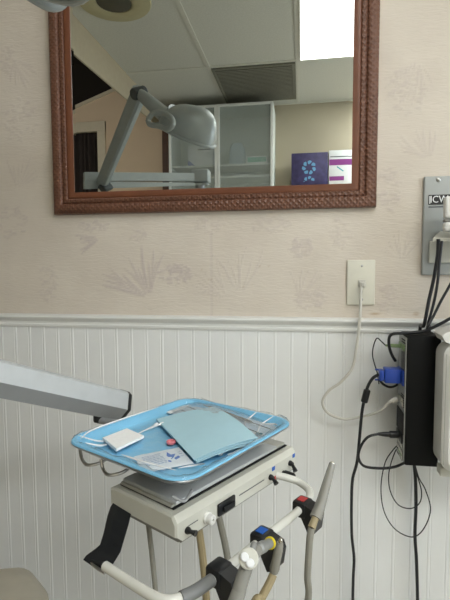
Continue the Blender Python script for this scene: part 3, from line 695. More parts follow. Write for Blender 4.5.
# holders on the rail
def holder(u, v, tagm, ls=.030, flip=1):
    c = P(u, v, z=ZR); s, o, z = loc(c); bm = bmesh.new()
    addbox(bm, (s - ls / 2, o - .0125, z - .013), (s + ls / 2, o + .0125, z + .0135), .004, 2, TW)
    sd = [(o + .006, z + .0125), (o + .030, z + .006), (o + .034, z - .004), (o + .030, z - .030), (o + .018, z - .036), (o + .004, z - .012)]
    addprism(bm, [TW @ Vector((s - ls * .42, a_, b_)) for a_, b_ in sd], ub * ls * .84)
    h = obj('holder', bm, 'black', unit, sharp=30)
    if tagm: obj('colour_tag', box((s - .0075, o - .007, z + .0137), (s + .0075, o + .006, z + .0146), 0, 2, TW), tagm, h, False)
    return s, o, z
h1 = holder(219, 573, None, .030); h2 = holder(262, 539.5, 'tagblue', .032); h3 = holder(302.5, 507, 'tagred', .030)

def hose(p0, pix_tail, end, r, m_, parent, low=.36):
    pl = [p0] + pix_tail
    a_ = pl[-1]; e = Vector(end)
    mid = Vector(((a_.x + e.x) / 2, (a_.y + e.y) / 2, low))
    pl += [a_.lerp(mid, .75) + (a_ - e) * .10 - zb * .06, mid - zb * .03, e.lerp(mid, .75) + (e - a_) * .10 - zb * .06, e.lerp(mid, .3) + (e - a_) * .03, e]
    obj('hose', tube(pl, r, 10, 8), m_, parent)

# three-way syringe: lies in front of the rail, nose in the blue-tagged holder
oS = h2[1] + .048
t = thing('air_water_syringe', 'grey syringe handpiece with two white buttons and a yellow ring at its neck', 'dental handpiece', Pn(236, 596, oS))
pa, pb, pc, pd = Pn(229, 618, oS), Pn(238, 594, oS), Pn(248, 563, oS), Pn(257.5, 549.5, oS - .006)
obj('body', tube([pa, pb, pa.lerp(pc, .6), pc, pc.lerp(pd, .5), pd], [.0095, .0105, .0115, .0135, .012, .0075], 16, 5), 'sleeve', t)
obj('core', tube([pa, pb, pc, pc.lerp(pd, .7)], [.006, .0065, .0085, .007], 12, 4), 'ghose', t)
cf = (CAM - pc).normalized(); q0 = Pn(248.5, 558.5, oS) + cf * .0105
obj('button_plate', lathe(q0, cf, [(-.003, .0125), (.0008, .0125), (.002, .011), (.0021, 0)], 22), 'unit', t)
for u, v in ((244.6, 557), (250.2, 563.2)):
    q = PP(u, v, q0 + cf * .002, cf); obj('button', lathe(q, cf, [(0.0002, .0052), (.0035, .0052), (.0045, .004), (.0046, 0)], 16), 'letters', t)
pe = Pn(270.5, 542.8, oS - .012); ax = (pe - pd).normalized(); Ln = (pe - pd).length
obj('neck', lathe(pd, ax, [(-.002, .006), (.003, .0062), (.005, .0078), (Ln * .45, .0078), (Ln * .5, .0062), (Ln * .6, .0066), (Ln - .004, .0066)], 18), 'port', t)
obj('ring', lathe(pd, ax, [(Ln - .0038, .007), (Ln - .0034, .0082), (Ln, .0082), (Ln + .0008, .007)], 18), 'yellow', t)
q = Pn(253, 547, oS - .004); obj('side_valve', lathe(q, (q - pc).normalized(), [(-.006, .004), (.004, .004), (.006, .0028), (.0061, 0)], 12), 'port', t)
hose(pa, [Pn(223, 640, oS), Pn(219, 680, oS - .01)], W(loc(Pn(148, 538, -.10))[0], -.10, .752 - HB - .007), .0042, 'ghose', t)
# hose section of the handpiece hanging in the blue holder
oH = h2[1] + .020
t = thing('slim_handpiece', 'slim handpiece on a tan hose hanging in the blue-tagged holder', 'dental handpiece', Pn(275, 572, oH + .016))
p0, p1 = Pn(279.5, 545, oH + .018), Pn(274, 571, oH + .012); ax = p1 - p0
obj('body', lathe(p0 - ax.normalized() * .004, ax, [(0, .0045), (.004, .0055), (.012, .0062), (ax.length * .7, .0064), (ax.length, .0072), (ax.length + .006, .0058)], 16), 'ghose', t)
obj('tip', lathe(p0, -ax, [(.0042, .0034), (.008, .0034), (.010, .002), (.0101, 0)], 12), 'chrome', t)
hose(p1 + ax.normalized() * .005, [Pn(270, 582, oH + .010), Pn(262, 597, oH + .006), Pn(252, 614, oH)], W(loc(Pn(210, 518, 0))[0], -.024, .752 - HB - .008), .0058, 'tan', t, .44)
# sleeved handpiece pointing up in the red holder
oT = h3[1] + .044
t = thing('sleeved_handpiece', 'tall tapering handpiece in a clear barrier sleeve standing in the red-tagged holder', 'dental handpiece', Pn(313, 530, oT))
p0, p1, p2 = Pn(311.5, 528, oT), Pn(320, 506, oT), Pn(332.3, 463.5, oT)
obj('barrier_sleeve', tube([p0.lerp(p1, .45), p1, p1.lerp(p2, .35), p1.lerp(p2, .75), p2], [.0095, .0168, .0145, .0092, .0052], 18, 5), 'sleeve', t)
obj('core', tube([p0, p0.lerp(p1, .5), p1, p1.lerp(p2, .45), p1.lerp(p2, .9)], [.0062, .0085, .0088, .0065, .003], 14, 4), 'tan', t)
obj('tip', lathe(p2 - (p2 - p1).normalized() * .004, p2 - p1, [(0, .0046), (.005, .0046), (.007, .003), (.0071, 0)], 12), 'chrome', t)
hose(p0, [Pn(309.5, 542, oT), Pn(307.5, 575, oT), Pn(306.5, 610, oT - .005)], W(loc(Pn(228, 508, 0))[0], -.020, .752 - HB - .008), .0055, 'ghose', t, .40)

# ------------------------------------------------------------------ tray, liner, sleeve
ca_ = math.radians(62.5); ut = Vector((math.cos(ca_), math.sin(ca_), 0)); vt = Vector((ut.y, -ut.x, 0))
cor = [P(u, v, z=ZT) for u, v in ((70.5, 438), (190, 396.5), (289, 424), (182, 489))]
TC = sum(cor, Vector()) / 4
TT = frame_mat(TC, ut, vt, zb)
hx = max(abs((c - TC).dot(ut)) for c in cor) * .5 + .5 * sum(abs((c - TC).dot(ut)) for c in cor) / 4 - .004
hy = max(abs((c - TC).dot(vt)) for c in cor) * .5 + .5 * sum(abs((c - TC).dot(vt)) for c in cor) / 4 - .004
def tring(k, z, rr=.04): return [TT @ Vector((x, y, z)) for x, y in rrect(hx - k, hy - k, max(rr - k * .6, .012), 8)]
t = thing('instrument_tray', 'flat steel instrument tray with rolled rim over the dental control head', 'tray', TC - zb * .019)
bm = bmesh.new()
loft(bm, [tring(.030, -.0165), tring(.026, -.019), tring(.018, -.018), tring(.004, -.006), tring(-.001, -.004), tring(-.0035, -.0015), tring(-.002, .0005), tring(.002, .0008), tring(.006, -.003), tring(.019, -.0145), tring(.030, -.0155)], cap0=True, cap1=True)
obj('pan', bm, 'steel', t, sharp=60)
ZI = -.0125                                                  # level of the paper inside
t = obj('tray_liner', (lambda bm: (loft(bm, [tring(-.0034, .0006), tring(-.0012, .0024), tring(.004, .0020), tring(.012, -.006), tring(.021, ZI), tring(.032, ZI - .0004)], cap0=False, cap1=True), bm)[1])(bmesh.new()), 'liner'); tag(t, 'bright blue paper liner covering the steel tray', 'liner')
# plastic sleeve: wrinkled film over the tray
bm = bmesh.new(); nu, nv = 72, 64; vs = {}
from mathutils import noise as mn
for i in range(nu + 1):
    for j in range(nv + 1):
        x = (i / nu * 2 - 1) * (hx + .006); y = (j / nv * 2 - 1) * (hy + .006)
        rr = .046; qx, qy = max(abs(x) - (hx + .006 - rr), 0), max(abs(y) - (hy + .006 - rr), 0)
        L_ = math.hypot(qx, qy)
        if L_ > rr: x = math.copysign(hx + .006 - rr + qx * rr / L_, x); y = math.copysign(hy + .006 - rr + qy * rr / L_, y); L_ = rr
        ed = min(hx + .006 - abs(x), hy + .006 - abs(y), rr - L_ if qx > 0 and qy > 0 else 1)
        tt = min(1, max(0, (ed - .008) / .018)); tt = tt * tt * (3 - 2 * tt)
        z = .0040 * (1 - tt) + (ZI + .0009) * tt
        if ed < .006: z -= (.006 - ed) * 1.4
        cr = .6 + 2.6 * max(0, 1 - math.hypot(x + hx - .05, y + hy - .10) / .13) + 2.2 * max(0, 1 - math.hypot(x - hx + .04, y - hy + .04) / .12) + 1.6 * max(0, 1 - math.hypot(x + hx - .03, y - hy + .05) / .1)
        z += abs(mn.noise(Vector((x * 60, y * 30, 1.3)))) * .0034 * cr * (.4 + .6 * (1 - tt))
        z += abs(mn.noise(Vector((x * 28 + y * 50, 5.1, y * 20)))) * .0022 * cr * (1 - .6 * tt)
        vs[i, j] = bm.verts.new(TT @ Vector((x, y, z)))
for i in range(nu):
    for j in range(nv): bm.faces.new((vs[i, j], vs[i + 1, j], vs[i + 1, j + 1], vs[i, j + 1]))
bmesh.ops.remove_doubles(bm, verts=bm.verts[:], dist=1e-5)
t = obj('tray_sleeve', bm, 'film', sharp=180); tag(t, 'clear wrinkled plastic sleeve pulled over the blue-lined tray', 'plastic sleeve')

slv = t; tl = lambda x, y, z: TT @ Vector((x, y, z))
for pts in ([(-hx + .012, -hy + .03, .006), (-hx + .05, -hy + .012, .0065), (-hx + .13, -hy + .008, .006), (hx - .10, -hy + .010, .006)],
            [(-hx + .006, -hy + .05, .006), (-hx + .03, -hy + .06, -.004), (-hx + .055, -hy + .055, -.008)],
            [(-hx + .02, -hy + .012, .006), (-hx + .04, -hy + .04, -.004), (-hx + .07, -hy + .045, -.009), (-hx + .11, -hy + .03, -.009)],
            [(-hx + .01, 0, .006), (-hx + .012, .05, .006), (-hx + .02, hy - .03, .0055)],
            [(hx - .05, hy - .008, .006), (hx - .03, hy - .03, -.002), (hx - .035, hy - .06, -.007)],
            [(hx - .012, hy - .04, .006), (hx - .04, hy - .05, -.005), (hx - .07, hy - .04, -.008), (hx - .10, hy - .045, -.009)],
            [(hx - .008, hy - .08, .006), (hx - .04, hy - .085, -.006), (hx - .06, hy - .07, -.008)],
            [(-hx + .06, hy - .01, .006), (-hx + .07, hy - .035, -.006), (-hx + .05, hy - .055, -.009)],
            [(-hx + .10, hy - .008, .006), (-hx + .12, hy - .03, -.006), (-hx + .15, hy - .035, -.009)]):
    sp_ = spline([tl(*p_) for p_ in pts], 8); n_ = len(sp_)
    obj('crease_glint', tube(sp_, [.0003 + .0014 * math.sin(PI * i_ / (n_ - 1)) ** .7 for i_ in range(n_)], 6), 'crease_glint', slv)  # whitish strands along the folds, painted highlights of the film
# tray carrier under the pan: platform and two bent wire hooks at its left side
t = thing('tray_carrier', 'grey metal tray carrier with bent wire hooks between tray and control head', 'tray holder', TC - zb * .045)
zc_ = TC.z
bm = bmesh.new()
so = [loc(TC)[0] - .128, loc(TC)[0] + .135]
addbox(bm, (so[0], -DEP + .018, .0080), (min(so[1], LEN + .03), -.012, .0142), .002, 2, TW); obj('platform', bm, 'arm', t)
bm = bmesh.new(); addbox(bm, (-hx + .075, -hy + .07, -.0405), (hx - .03, hy - .045, -.0195), .006, 2, TT); obj('platform_top', bm, 'arm_lo', t)
for (u, v, du, dv) in ((82, 447, 0, 0), (103, 457, 0, 0)):
    z1_ = ZT - .016
    pl = [P(u - 2, v + 2, z=z1_), P(u + 0, v + 12, z=z1_ - .014), P(u + 6, v + 18, z=z1_ - .018), P(u + 20, v + 15, z=z1_ - .017), P(u + 30, v + 7, z=z1_ - .012)]
    obj('hook', tube(pl, .0027, 8, 5), 'steel', t)
p = [P(172, 496, z=ZT - .026), P(183, 501, z=ZT - .034), P(188, 497, z=ZT - .032), P(192, 490, z=ZT - .028)]
obj('hook', tube(p, .0024, 8, 5), 'arm_lo', t)

# ------------------------------------------------------------------ things on the tray
Z0 = TC.z + ZI + .0022
def quad(px, z): return [P(u, v, z=z) for u, v in px]
def sheet(corners, n, zf, th):     # curved slab from four corners, zf(a,b) lifts it
    bm = bmesh.new(); A, B, C_, D_ = corners; top = {}; bot = {}
    for i in range(n + 1):
        for j in range(n + 1):
            a_, b_ = i / n, j / n
            p = (A * (1 - a_) + B * a_) * (1 - b_) + (D_ * (1 - a_) + C_ * a_) * b_
            p = p + zb * zf(a_, b_); bot[i, j] = bm.verts.new(p); top[i, j] = bm.verts.new(p + zb * th)
    for i in range(n):
        for j in range(n):
            bm.faces.new((top[i, j], top[i + 1, j], top[i + 1, j + 1], top[i, j + 1])); bm.faces.new((bot[i, j], bot[i, j + 1], bot[i + 1, j + 1], bot[i + 1, j]))
    for k in range(n):
        for (a_, b_) in (((k, 0), (k + 1, 0)), ((k + 1, n), (k, n)), ((0, k + 1), (0, k)), ((n, k), (n, k + 1))):
            bm.faces.new((bot[a_], bot[b_], top[b_], top[a_]))
    return bm

# instrument pouch and instruments
pc_ = quad(((167, 412), (201, 398.5), (281, 428), (252, 443)), Z0 + .001)
t = thing('sterilization_pouch', 'clear sterilization pouch of metal instruments lying partly under the aqua napkin', 'pouch', (pc_[0] + pc_[2]) / 2)
nz_ = lambda a_, b_: .0006 * mn.noise(Vector((a_ * 9, b_ * 7, 2)))
obj('paper_back', sheet(pc_, 10, lambda a_, b_: 0, .0004), 'paleb', t)
obj('film_front', sheet(pc_, 26, lambda a_, b_: .0022 + .011 * math.sin(PI * a_) ** .7 * math.sin(PI * b_) ** .6 + .004 * mn.noise(Vector((a_ * 7, b_ * 12, 4))) * math.sin(PI * a_) * math.sin(PI * b_), .0003), 'pouchfilm', t)
pw = quad(((166.5, 412.3), (200.5, 398.2), (204.5, 399.6), (170.5, 413.8)), Z0 + .0035); obj('white_flap', sheet(pw, 3, lambda a_, b_: 0, .0006), 'paper', t)
INS = [('mouth_mirror', 'steel mouth mirror with a purple handle inside the clear pouch', 'purple', (187, 406.5), (262, 434)),
       ('dental_explorer', 'fine steel probe inside the pouch, farthest from the napkin', 'chrome', (197, 402.5), (271, 429.5)),
       ('dental_scaler', 'thick grey handled scaler inside the pouch, beside the napkin edge', 'ghose', (181, 410), (252, 436.5))]
for nm, lb, m_, a_, b_ in INS:
    p, q = P(*a_, z=Z0 + .0062), P(*b_, z=Z0 + .0062); ax = q - p; Ln = ax.length
    t = thing(nm, lb, 'dental instrument', p.lerp(q, .5), 'instruments in the clear pouch')
    R_ = .0042 if m_ != 'chrome' else .0034
    obj('handle', lathe(p, ax, [(Ln * .18, R_ * .4), (Ln * .2, R_), (Ln * .5, R_ * .92), (Ln * .75, R_), (Ln * .78, R_ * .4)], 12), m_, t)
    bm = bmesh.new(); addtube(bm, [p + ax * .181, p + ax * .08, p + ax * .02 + vt * .003, p], [.0012, .001, .0008, .0005], 8)
    obj('tip', bm, 'chrome', t); bm = bmesh.new()
    if nm == 'mouth_mirror': addlathe(bm, q - ax * .03, (0.2, .3, 1), [(-.001, .006), (.001, .006), (.0011, 0)], 18); addtube(bm, [p + ax * .779, q - ax * .05], .0011, 8)
    else: addtube(bm, [p + ax * .779, p + ax * .9, p + ax * .98 + vt * .003, q], [.0012, .001, .0008, .0004], 8)
    obj('tip', bm, 'chrome', t)
# napkin, folded: three layers
A, B, C_, D_ = quad(((156.5, 421), (214, 409.5), (260.5, 444), (197, 463)), Z0 + .003)
t = thing('paper_napkin', 'folded pale aqua paper napkin with three layers lying across the tray', 'napkin', (A + C_) / 2 - zb * .003)
def lift(a_, b_): return .0075 * math.sin(PI * min(1, a_)) ** 1.2 * (.35 + .65 * b_) * (1 - b_ * .5) + .006 * a_ * math.sin(PI * b_) * (a_ > -1) + .002 * a_
for k in range(3):
    dlt = (D_ - A).normalized() * (-.0022 * k) + (B - A).normalized() * (-.0014 * k if k else 0)
    bm = sheet([c + dlt * (0 if i_ in (0, 1) else 1) for i_, c in enumerate((A, B, C_, D_))], 16, lambda a_, b_, k=k: lift(a_, b_) + .0016 * k + .0007 * k * a_ * b_ * 3, .0009)
    obj('layer', bm, 'napkin', t)
pl = [P(228, 455.5, z=Z0 + .003), P(236, 453, z=Z0 + .006), P(244, 450, z=Z0 + .005)]
obj('rolled_edge', tube(pl, [.0026, .0045, .003], 10, 4), 'paleb', t)
# packet
A, B, C_, D_ = quad(((134, 456.5), (179, 447.5), (194, 463.5), (143, 473.5)), Z0 + .0006)
t = thing('wipe_packet', 'small white foil packet with pale blue printing on the tray', 'packet', (A + C_) / 2)
pk = lambda a_, b_: .0026 * math.sin(PI * a_) ** .5 * math.sin(PI * b_) ** .5 + .0008 * mn.noise(Vector((a_ * 8, b_ * 6, 9)))
obj('wrapper', sheet([A, B, C_, D_], 18, lambda a_, b_: max(0, pk(a_, b_)), .0004), 'packet', t)
def onp(a_, b_): return (A * (1 - a_) + B * a_) * (1 - b_) + (D_ * (1 - a_) + C_ * a_) * b_ + zb * (max(0, pk(a_, b_)) + .0007)
bm = bmesh.new()
for r_ in range(7):
    b_ = .22 + r_ * .085; a_ = .12
    while a_ < .50:
        w_ = random.uniform(.03, .07); q = [onp(a_, b_), onp(a_ + w_, b_), onp(a_ + w_, b_ + .035), onp(a_, b_ + .035)]; bm.faces.new([bm.verts.new(x) for x in q]); a_ += w_ + .015
obj('small_print', bm, 'printpale', t, False); bm = bmesh.new()
for r_ in range(3):
    b_ = .3 + r_ * .12; a_ = .86
    q = [onp(a_, b_), onp(a_ + .07, b_), onp(a_ + .07, b_ + .03), onp(a_, b_ + .03)]; bm.faces.new([bm.verts.new(x) for x in q])
obj('small_print', bm, 'printpale', t, False)
bm = bmesh.new()
for pts in (((.60, .42), (.66, .22), (.70, .40), (.80, .38), (.72, .56), (.64, .66)), ((.70, .62), (.82, .52), (.84, .62), (.72, .72)), ((.57, .66), (.62, .72), (.60, .8), (.55, .74))):
    bm.faces.new([bm.verts.new(onp(*x)) for x in pts])
obj('printed_logo', bm, 'print', t, False)
# pink disc, swabs, gauze
q = P(171, 442.5, z=Z0 + .002); obj_ = obj('pink_cap', lathe(q - zb * .0016, (0, 0, 1), [(0, .0075), (.0035, .0082), (.005, .0072), (.0052, .005), (.0035, .0046), (.0035, 0)], 22), 'pink'); tag(obj_, 'small round pink plastic cap beside the napkin', 'cap')
for k, (p_, q_, lb) in enumerate((((134.5, 435.5), (157, 424), 'thin white swab stick crossing the tray, tip nearest the gauze'), ((143, 431), (163, 423.5), 'thin white swab stick with its cotton tip tucked toward the napkin'))):
    p, q = P(*p_, z=Z0 + .002), P(*q_, z=Z0 + .002 + k * .0035)
    t = thing('cotton_swab', lb, 'swab', p.lerp(q, .5), 'swabs on the tray')
    obj('stick', tube([p, q], .0011, 8), 'paper', t); ax = q - p
    obj('cotton_tip', lathe(q if k == 0 else q, ax, [(-.010, .0012), (-.006, .0030), (0, .0032), (.003, .0016), (.0034, 0)], 10), 'gauze', t)
G = ((102.5, 440), (127, 430.5), (144, 438), (116, 451.5))
for k, lb in ((0, 'square white gauze pad at the bottom of the small stack'), (1, 'square white gauze pad on top of the small stack')):
    c4 = quad(G, Z0 + .0006 + k * .0062); cen = sum(c4, Vector()) / 4
    if k: c4 = [cen + (c - cen) * .98 + Vector((.0006, 0, 0)) for c in c4]
    bm = sheet(c4, 12, lambda a_, b_: .0006 * mn.noise(Vector((a_ * 5, b_ * 5, k))) * math.sin(PI * a_) * math.sin(PI * b_), .0042)
    bev(bm, .0015, 2)
    t = obj('gauze_pad', bm, 'gauze'); tag(t, lb, 'gauze', 'gauze pads on the tray')

# ------------------------------------------------------------------ equipment arm at the left and its post
def cray(u, v, D): d = ray(u, v); return CAM + d * (D / F_PX)
A0 = cray(122, 405.5, 1.00); B0 = cray(0, 378.5, .80); dirA = (B0 - A0).normalized()
Larm = .62; E0 = A0 + dirA * Larm
side = dirA.cross(zb).normalized()
if side.dot(CAM - A0) < 0: side = -side
upA = side.cross(dirA).normalized()
if upA.z < 0: upA = -upA
hh = .0315
octo = [(-.022, -hh), (.016, -hh), (.026, -hh + .012), (.026, hh * .1), (.012, hh), (-.022, hh), (-.030, hh - .01), (-.030, -hh + .01)]
octo = [(-.022, -hh), (.010, -hh), (.027, -hh + .027), (.016, hh - .004), (.008, hh), (-.018, hh), (-.028, hh - .012), (-.028, -hh + .012)]
def ring(d, k=1): return [A0 + dirA * d + side * a_ * k + upA * b_ * k for a_, b_ in octo]
PX, PY = -.58, -1.42
t = thing('support_arm', 'long grey metal support arm crossing the left edge toward the tray', 'support arm', (PX, PY, 0))
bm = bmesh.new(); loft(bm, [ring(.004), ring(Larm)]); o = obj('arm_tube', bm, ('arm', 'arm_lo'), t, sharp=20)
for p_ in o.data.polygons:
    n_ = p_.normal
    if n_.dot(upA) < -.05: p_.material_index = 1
bm = bmesh.new(); loft(bm, [ring(-.006, .96), ring(-.003, 1.02), ring(.0038, 1.02)]); obj('end_cap', bm, 'cap_blue' if 'cap_blue' in MT else 'black', t)
q = A0 + dirA * .052 - upA * .0315
obj('pivot', lathe(q + zb * .003, (0, 0, -1), [(0, .010), (.012, .010), (.014, .009)], 20), 'black', t)
le = TT @ Vector((.02, -hy + .0695, -.030))
obj('link', tube([q - zb * .008, q.lerp(le, .5) + zb * (.0), le], .007, 12, 6), 'arm_lo', t)
obj('elbow', lathe(E0 - zb * .05, (0, 0, 1), [(0, .03), (.004, .034), (.10, .034), (.104, .03)], 24), 'arm_lo', t)
bm = tube([E0 - zb * .07, Vector((PX, PY, E0.z - .07))], .026, 16); obj('lower_link', bm, 'arm', t)
obj('post', lathe((PX, PY, 0), (0, 0, 1), [(0, .16), (.02, .16), (.03, .04), (.04, .028), (M(195, 193, y=PY).z + .02, .028)], 24), 'arm_lo', t)

# ------------------------------------------------------------------ operatory lamp (seen in the mirror; its lower edge peeks in at the top left)
YLm = -.54
t = thing('operatory_lamp', 'grey dental examination lamp on a jointed arm, reflected in the mirror', 'lamp', (PX, PY, M(195, 190, y=PY).z + .021))
el = M(103, 181, y=-1.02); jt = M(139, 93, y=-.60)
er = M(198, 178, y=PY); er = Vector((PX, PY, er.z))
for dz, vpx in ((0, 178), (-.055, 188)):
    p = M(88, vpx - 1 if dz == 0 else vpx - 2, y=-1.02); zq = M(195, vpx - .5, y=PY).z
    q = Vector((PX, PY, zq)); ax = (q - p).normalized(); sd = ax.cross(zb).normalized()
    w, h_ = .016, .022
    bm = bmesh.new(); loft(bm, [[c + sd * a_ * w + zb * b_ * h_ for a_, b_ in ((-1, -1), (1, -1), (1, 1), (-1, 1))] for c in (p - ax * .02, q)]); bev(bm, .004, 2)
    obj('lower_arm', bm, 'lamp', t)
zt_ = M(195, 193, y=PY).z
bm = box((PX - .045, PY - .04, M(195, 183, y=PY).z), (PX + .055, PY + .04, M(195, 170.5, y=PY).z), .008, 3); obj('pivot_block', bm, 'lamp', t)
obj('pivot_block', box((PX - .045, PY - .04, zt_ + .0205), (PX + .055, PY + .04, M(195, 184.5, y=PY).z), .006, 3), 'lamp', t)
# riser from elbow to the top joint
ax = (jt - el).normalized(); sd = ax.cross(Vector((0, 1, 0))).normalized(); dp = ax.cross(sd)
bm = bmesh.new(); loft(bm, [[c + sd * a_ * .031 + dp * b_ * .02 for a_, b_ in ((-1, -.6), (-.7, -1), (.7, -1), (1, -.6), (1, .6), (.7, 1), (-.7, 1), (-1, .6))] for c in (el - ax * .03, jt + ax * .01)]); obj('riser_arm', bm, 'lamp', t, sharp=25)
bm = bmesh.new(); addlathe(bm, el - sd * .034 + dp * .03 - ax * .03, -dp, [(0, .03), (.005, .034), (.05, .034), (.055, .03)], 20); obj('elbow_joint', bm, 'lamp_d', t)
bm = bmesh.new(); addlathe(bm, jt + dp * .03, -dp, [(0, .021), (.004, .024), (.055, .024), (.06, .021)], 20); obj('top_joint', bm, 'lamp_d', t)
# head: elongated dome
hc = M(190, 131, y=YLm)
Lx = (M(213, 146, y=YLm) - M(160, 123, y=YLm)); hl = Lx.length / 2 * 1.02; Lx.normalize()
Nn = Vector((0.25, .34, .9)); Nn = (Nn - Nn.dot(Lx) * Lx).normalized(); Wy = Nn.cross(Lx).normalized()
hc = (M(213, 146, y=YLm) + M(160, 124, y=YLm)) / 2
def dome(k, z0=0):
    rings = []
    for i in range(9):
        ph = PI / 2 * i / 8
        rr_ = math.cos(ph) ** .72; hgt = math.sin(ph)
        rings.append([hc + Lx * (hl * k * rr_ * math.cos(a_) + .012 * hgt * 0) + Wy * (.085 * k * rr_ * math.sin(a_)) + Nn * (z0 + .112 * k * hgt * (1 + .18 * math.cos(a_) * rr_)) for a_ in [2 * PI * j_ / 28 for j_ in range(28)]])
    return rings
bm = bmesh.new(); loft(bm, dome(1), cap0=False, cap1=True); bmesh.ops.remove_doubles(bm, verts=bm.verts[:], dist=1e-6); hd = obj('head_shell', bm, 'lamp', t, sharp=60)
bm = bmesh.new(); loft(bm, dome(.93, .002), cap0=False, cap1=True); obj('reflector', bm, 'lampin', t, sharp=60)
bm = bmesh.new(); pts = [hc + Lx * hl * 1.02 * math.cos(a_) + Wy * .087 * math.sin(a_) for a_ in [2 * PI * j_ / 32 for j_ in range(33)]]; addtube(bm, pts, .006, 8); obj('rim', bm, 'lamp', t)
# yoke arm from the joint to the head, with oval handle
pk0 = M(147, 100, y=-.575); pk1 = M(168, 117, y=YLm - .0)
bm = bmesh.new(); addtube(bm, [jt, pk0, pk1, hc + Nn * .06 - Lx * hl * .55], [.020, .036], 14, 5); obj('yoke', bm, 'lamp', t)
hp = [M(u, v, y=-.46 + (u - 148) * .0026) for u, v in ((148, 120), (153, 113.5), (163, 113), (171, 117.5), (173, 124), (168, 129), (158, 126), (150, 124.5))]
hj = M(166, 124, y=-.47)
bm = bmesh.new(); addtube(bm, spline(hp + [hp[0]], 5), .010, 10); obj('handle', bm, 'lamp', t)

# ------------------------------------------------------------------ glass cabinet on the back wall and boxes beside it
YCF = YB + .33
cxa, cxb = M(168.5, 140, y=YCF).x, M(273, 140, y=YCF).x; czt = M(245, 102.5, y=YCF).z
t = thing('glass_cabinet', 'tall storage cabinet with pale framed frosted glass doors reflected in the mirror', 'cabinet', ((cxa + cxb) / 2, YB + .16, 0))
bm = bmesh.new(); w = .016
for lo, hi in (((cxa, YB + .004, 0), (cxa + w, YCF - .022, czt)), ((cxb - w, YB + .004, 0), (cxb, YCF - .022, czt)), ((cxa + w, YB + .004, czt - w), (cxb - w, YCF - .022, czt)), ((cxa + w, YB + .004, .0), (cxb - w, YCF - .022, .06)), ((cxa + w, YB + .004, .06), (cxb - w, YB + .014, czt - w))): addbox(bm, lo, hi)
obj('carcass', bm, 'cabin', t, False)
cm0, cm1 = M(214.5, 140, y=YCF).x, M(219.5, 140, y=YCF).x; cm = (cm0 + cm1) / 2
SHZ = [M(245, 166.5, y=YCF - .15).z, M(245, 178, y=YCF - .15).z, 1.25, .9, .5]
bm = bmesh.new()
for z in SHZ: obj('shelf', box((cxa + w, YB + .015, z - .014), (cxb - w, YCF - .04, z)), 'alu', t, False)
sw = .020
for (xa_, xb_, hs) in ((cxa, cm - .001, 1), (cm + .001, cxb, -1)):
    bm = bmesh.new()
    for lo, hi in (((xa_, .03), (xa_ + sw, czt)), ((xb_ - sw, .03), (xb_, czt)), ((xa_ + sw, czt - sw), (xb_ - sw, czt)), ((xa_ + sw, .03), (xb_ - sw, .03 + sw))): addbox(bm, (lo[0], YCF - .02, lo[1]), (hi[0], YCF, hi[1]), .002)
    d = obj('door', bm, 'alu', t, False)
    obj('pane', box((xa_ + sw, YCF - .013, .03 + sw), (xb_ - sw, YCF - .008, czt - sw)), 'frost', d, False)
    hxp = xb_ - sw / 2 if hs == 1 else xa_ + sw / 2
    obj('handle', tube([(hxp, YCF, 1.05), (hxp, YCF + .025, 1.06), (hxp, YCF + .025, 1.18), (hxp, YCF, 1.19)], .005, 8), 'chrome', d)
YI = YCF - .06
def pixbox(u0, v0, u1, v1, y, dep, m_, name, zbase=None, b_=.003):
    p, q = M(u0, v0, y=y), M(u1, v1, y=y); z0b = q.z if zbase is None else zbase
    return (min(p.x, q.x), y - dep, z0b), (max(p.x, q.x), y, p.z)
lo, hi = pixbox(188, 146.5, 213, 166, YI, .16, 0, '', SHZ[0] + .0005)
t = thing('supply_box', 'white supply box with small print on the left cabinet shelf behind glass', 'box', ((lo[0] + hi[0]) / 2, YI - .08, lo[2]))
obj('carton', box(lo, hi, .003), 'card', t); obj('printed_line', box((lo[0] + .08, YI + .0003, hi[2] - .035), (hi[0] - .02, YI + .001, hi[2] - .025)), 'slate', t, False); obj('printed_corner', prism([(lo[0], YI + .0004, lo[2]), (lo[0] + .06, YI + .0004, lo[2]), (lo[0], YI + .0004, lo[2] + .05)], (0, .0006, 0)), 'blue', t, False)
lo, hi = pixbox(246, 156.5, 267, 164.5, YI, .12, 0, '', SHZ[0] + .0005)
t = thing('label_box', 'low white box with a green label on the right cabinet shelf behind glass', 'box', ((lo[0] + hi[0]) / 2, YI - .06, lo[2]))
obj('carton', box(lo, hi, .002), 'card', t); obj('label', box((lo[0] + .012, YI + .0003, lo[2] + .012), (hi[0] - .006, YI + .001, hi[2] - .008)), 'tealbox', t, False)
lo, hi = pixbox(229, 143, 245, 165, YI - .10, .07, 0, '', SHZ[0] + .0005)
bm = bmesh.new(); xm = (lo[0] + hi[0]) / 2; rx = (hi[0] - lo[0]) / 2; H_ = hi[2] - lo[2]
loft(bm, [[(xm + x * k, lo[1] + .04 + y * k, lo[2] + z * H_) for x, y in rrect(rx, .045, .02, 5)] for z, k in ((0, .92), (.05, 1), (.6, .97), (.85, .85), (1, .55))])
tag(obj('supply_bag', bm, 'paleb'), 'pale blue soft pack standing behind glass at the middle of the right bay', 'pack')
lo, hi = pixbox(234, 174.5, 250, 178, YI, .10, 0, '', SHZ[1] + .0005)
t = thing('folded_packet', 'flat white packet lying on the lower right cabinet shelf behind glass', 'packet', ((lo[0] + hi[0]) / 2, YI - .05, lo[2]))
bm = bmesh.new(); addbox(bm, lo, hi, .004); obj('wrapper', bm, 'card', t); obj('seal', box((hi[0] + .0003, lo[1] + .01, lo[2] + .004), (hi[0] + .008, hi[1] - .01, lo[2] + .006)), 'paper', t, False)
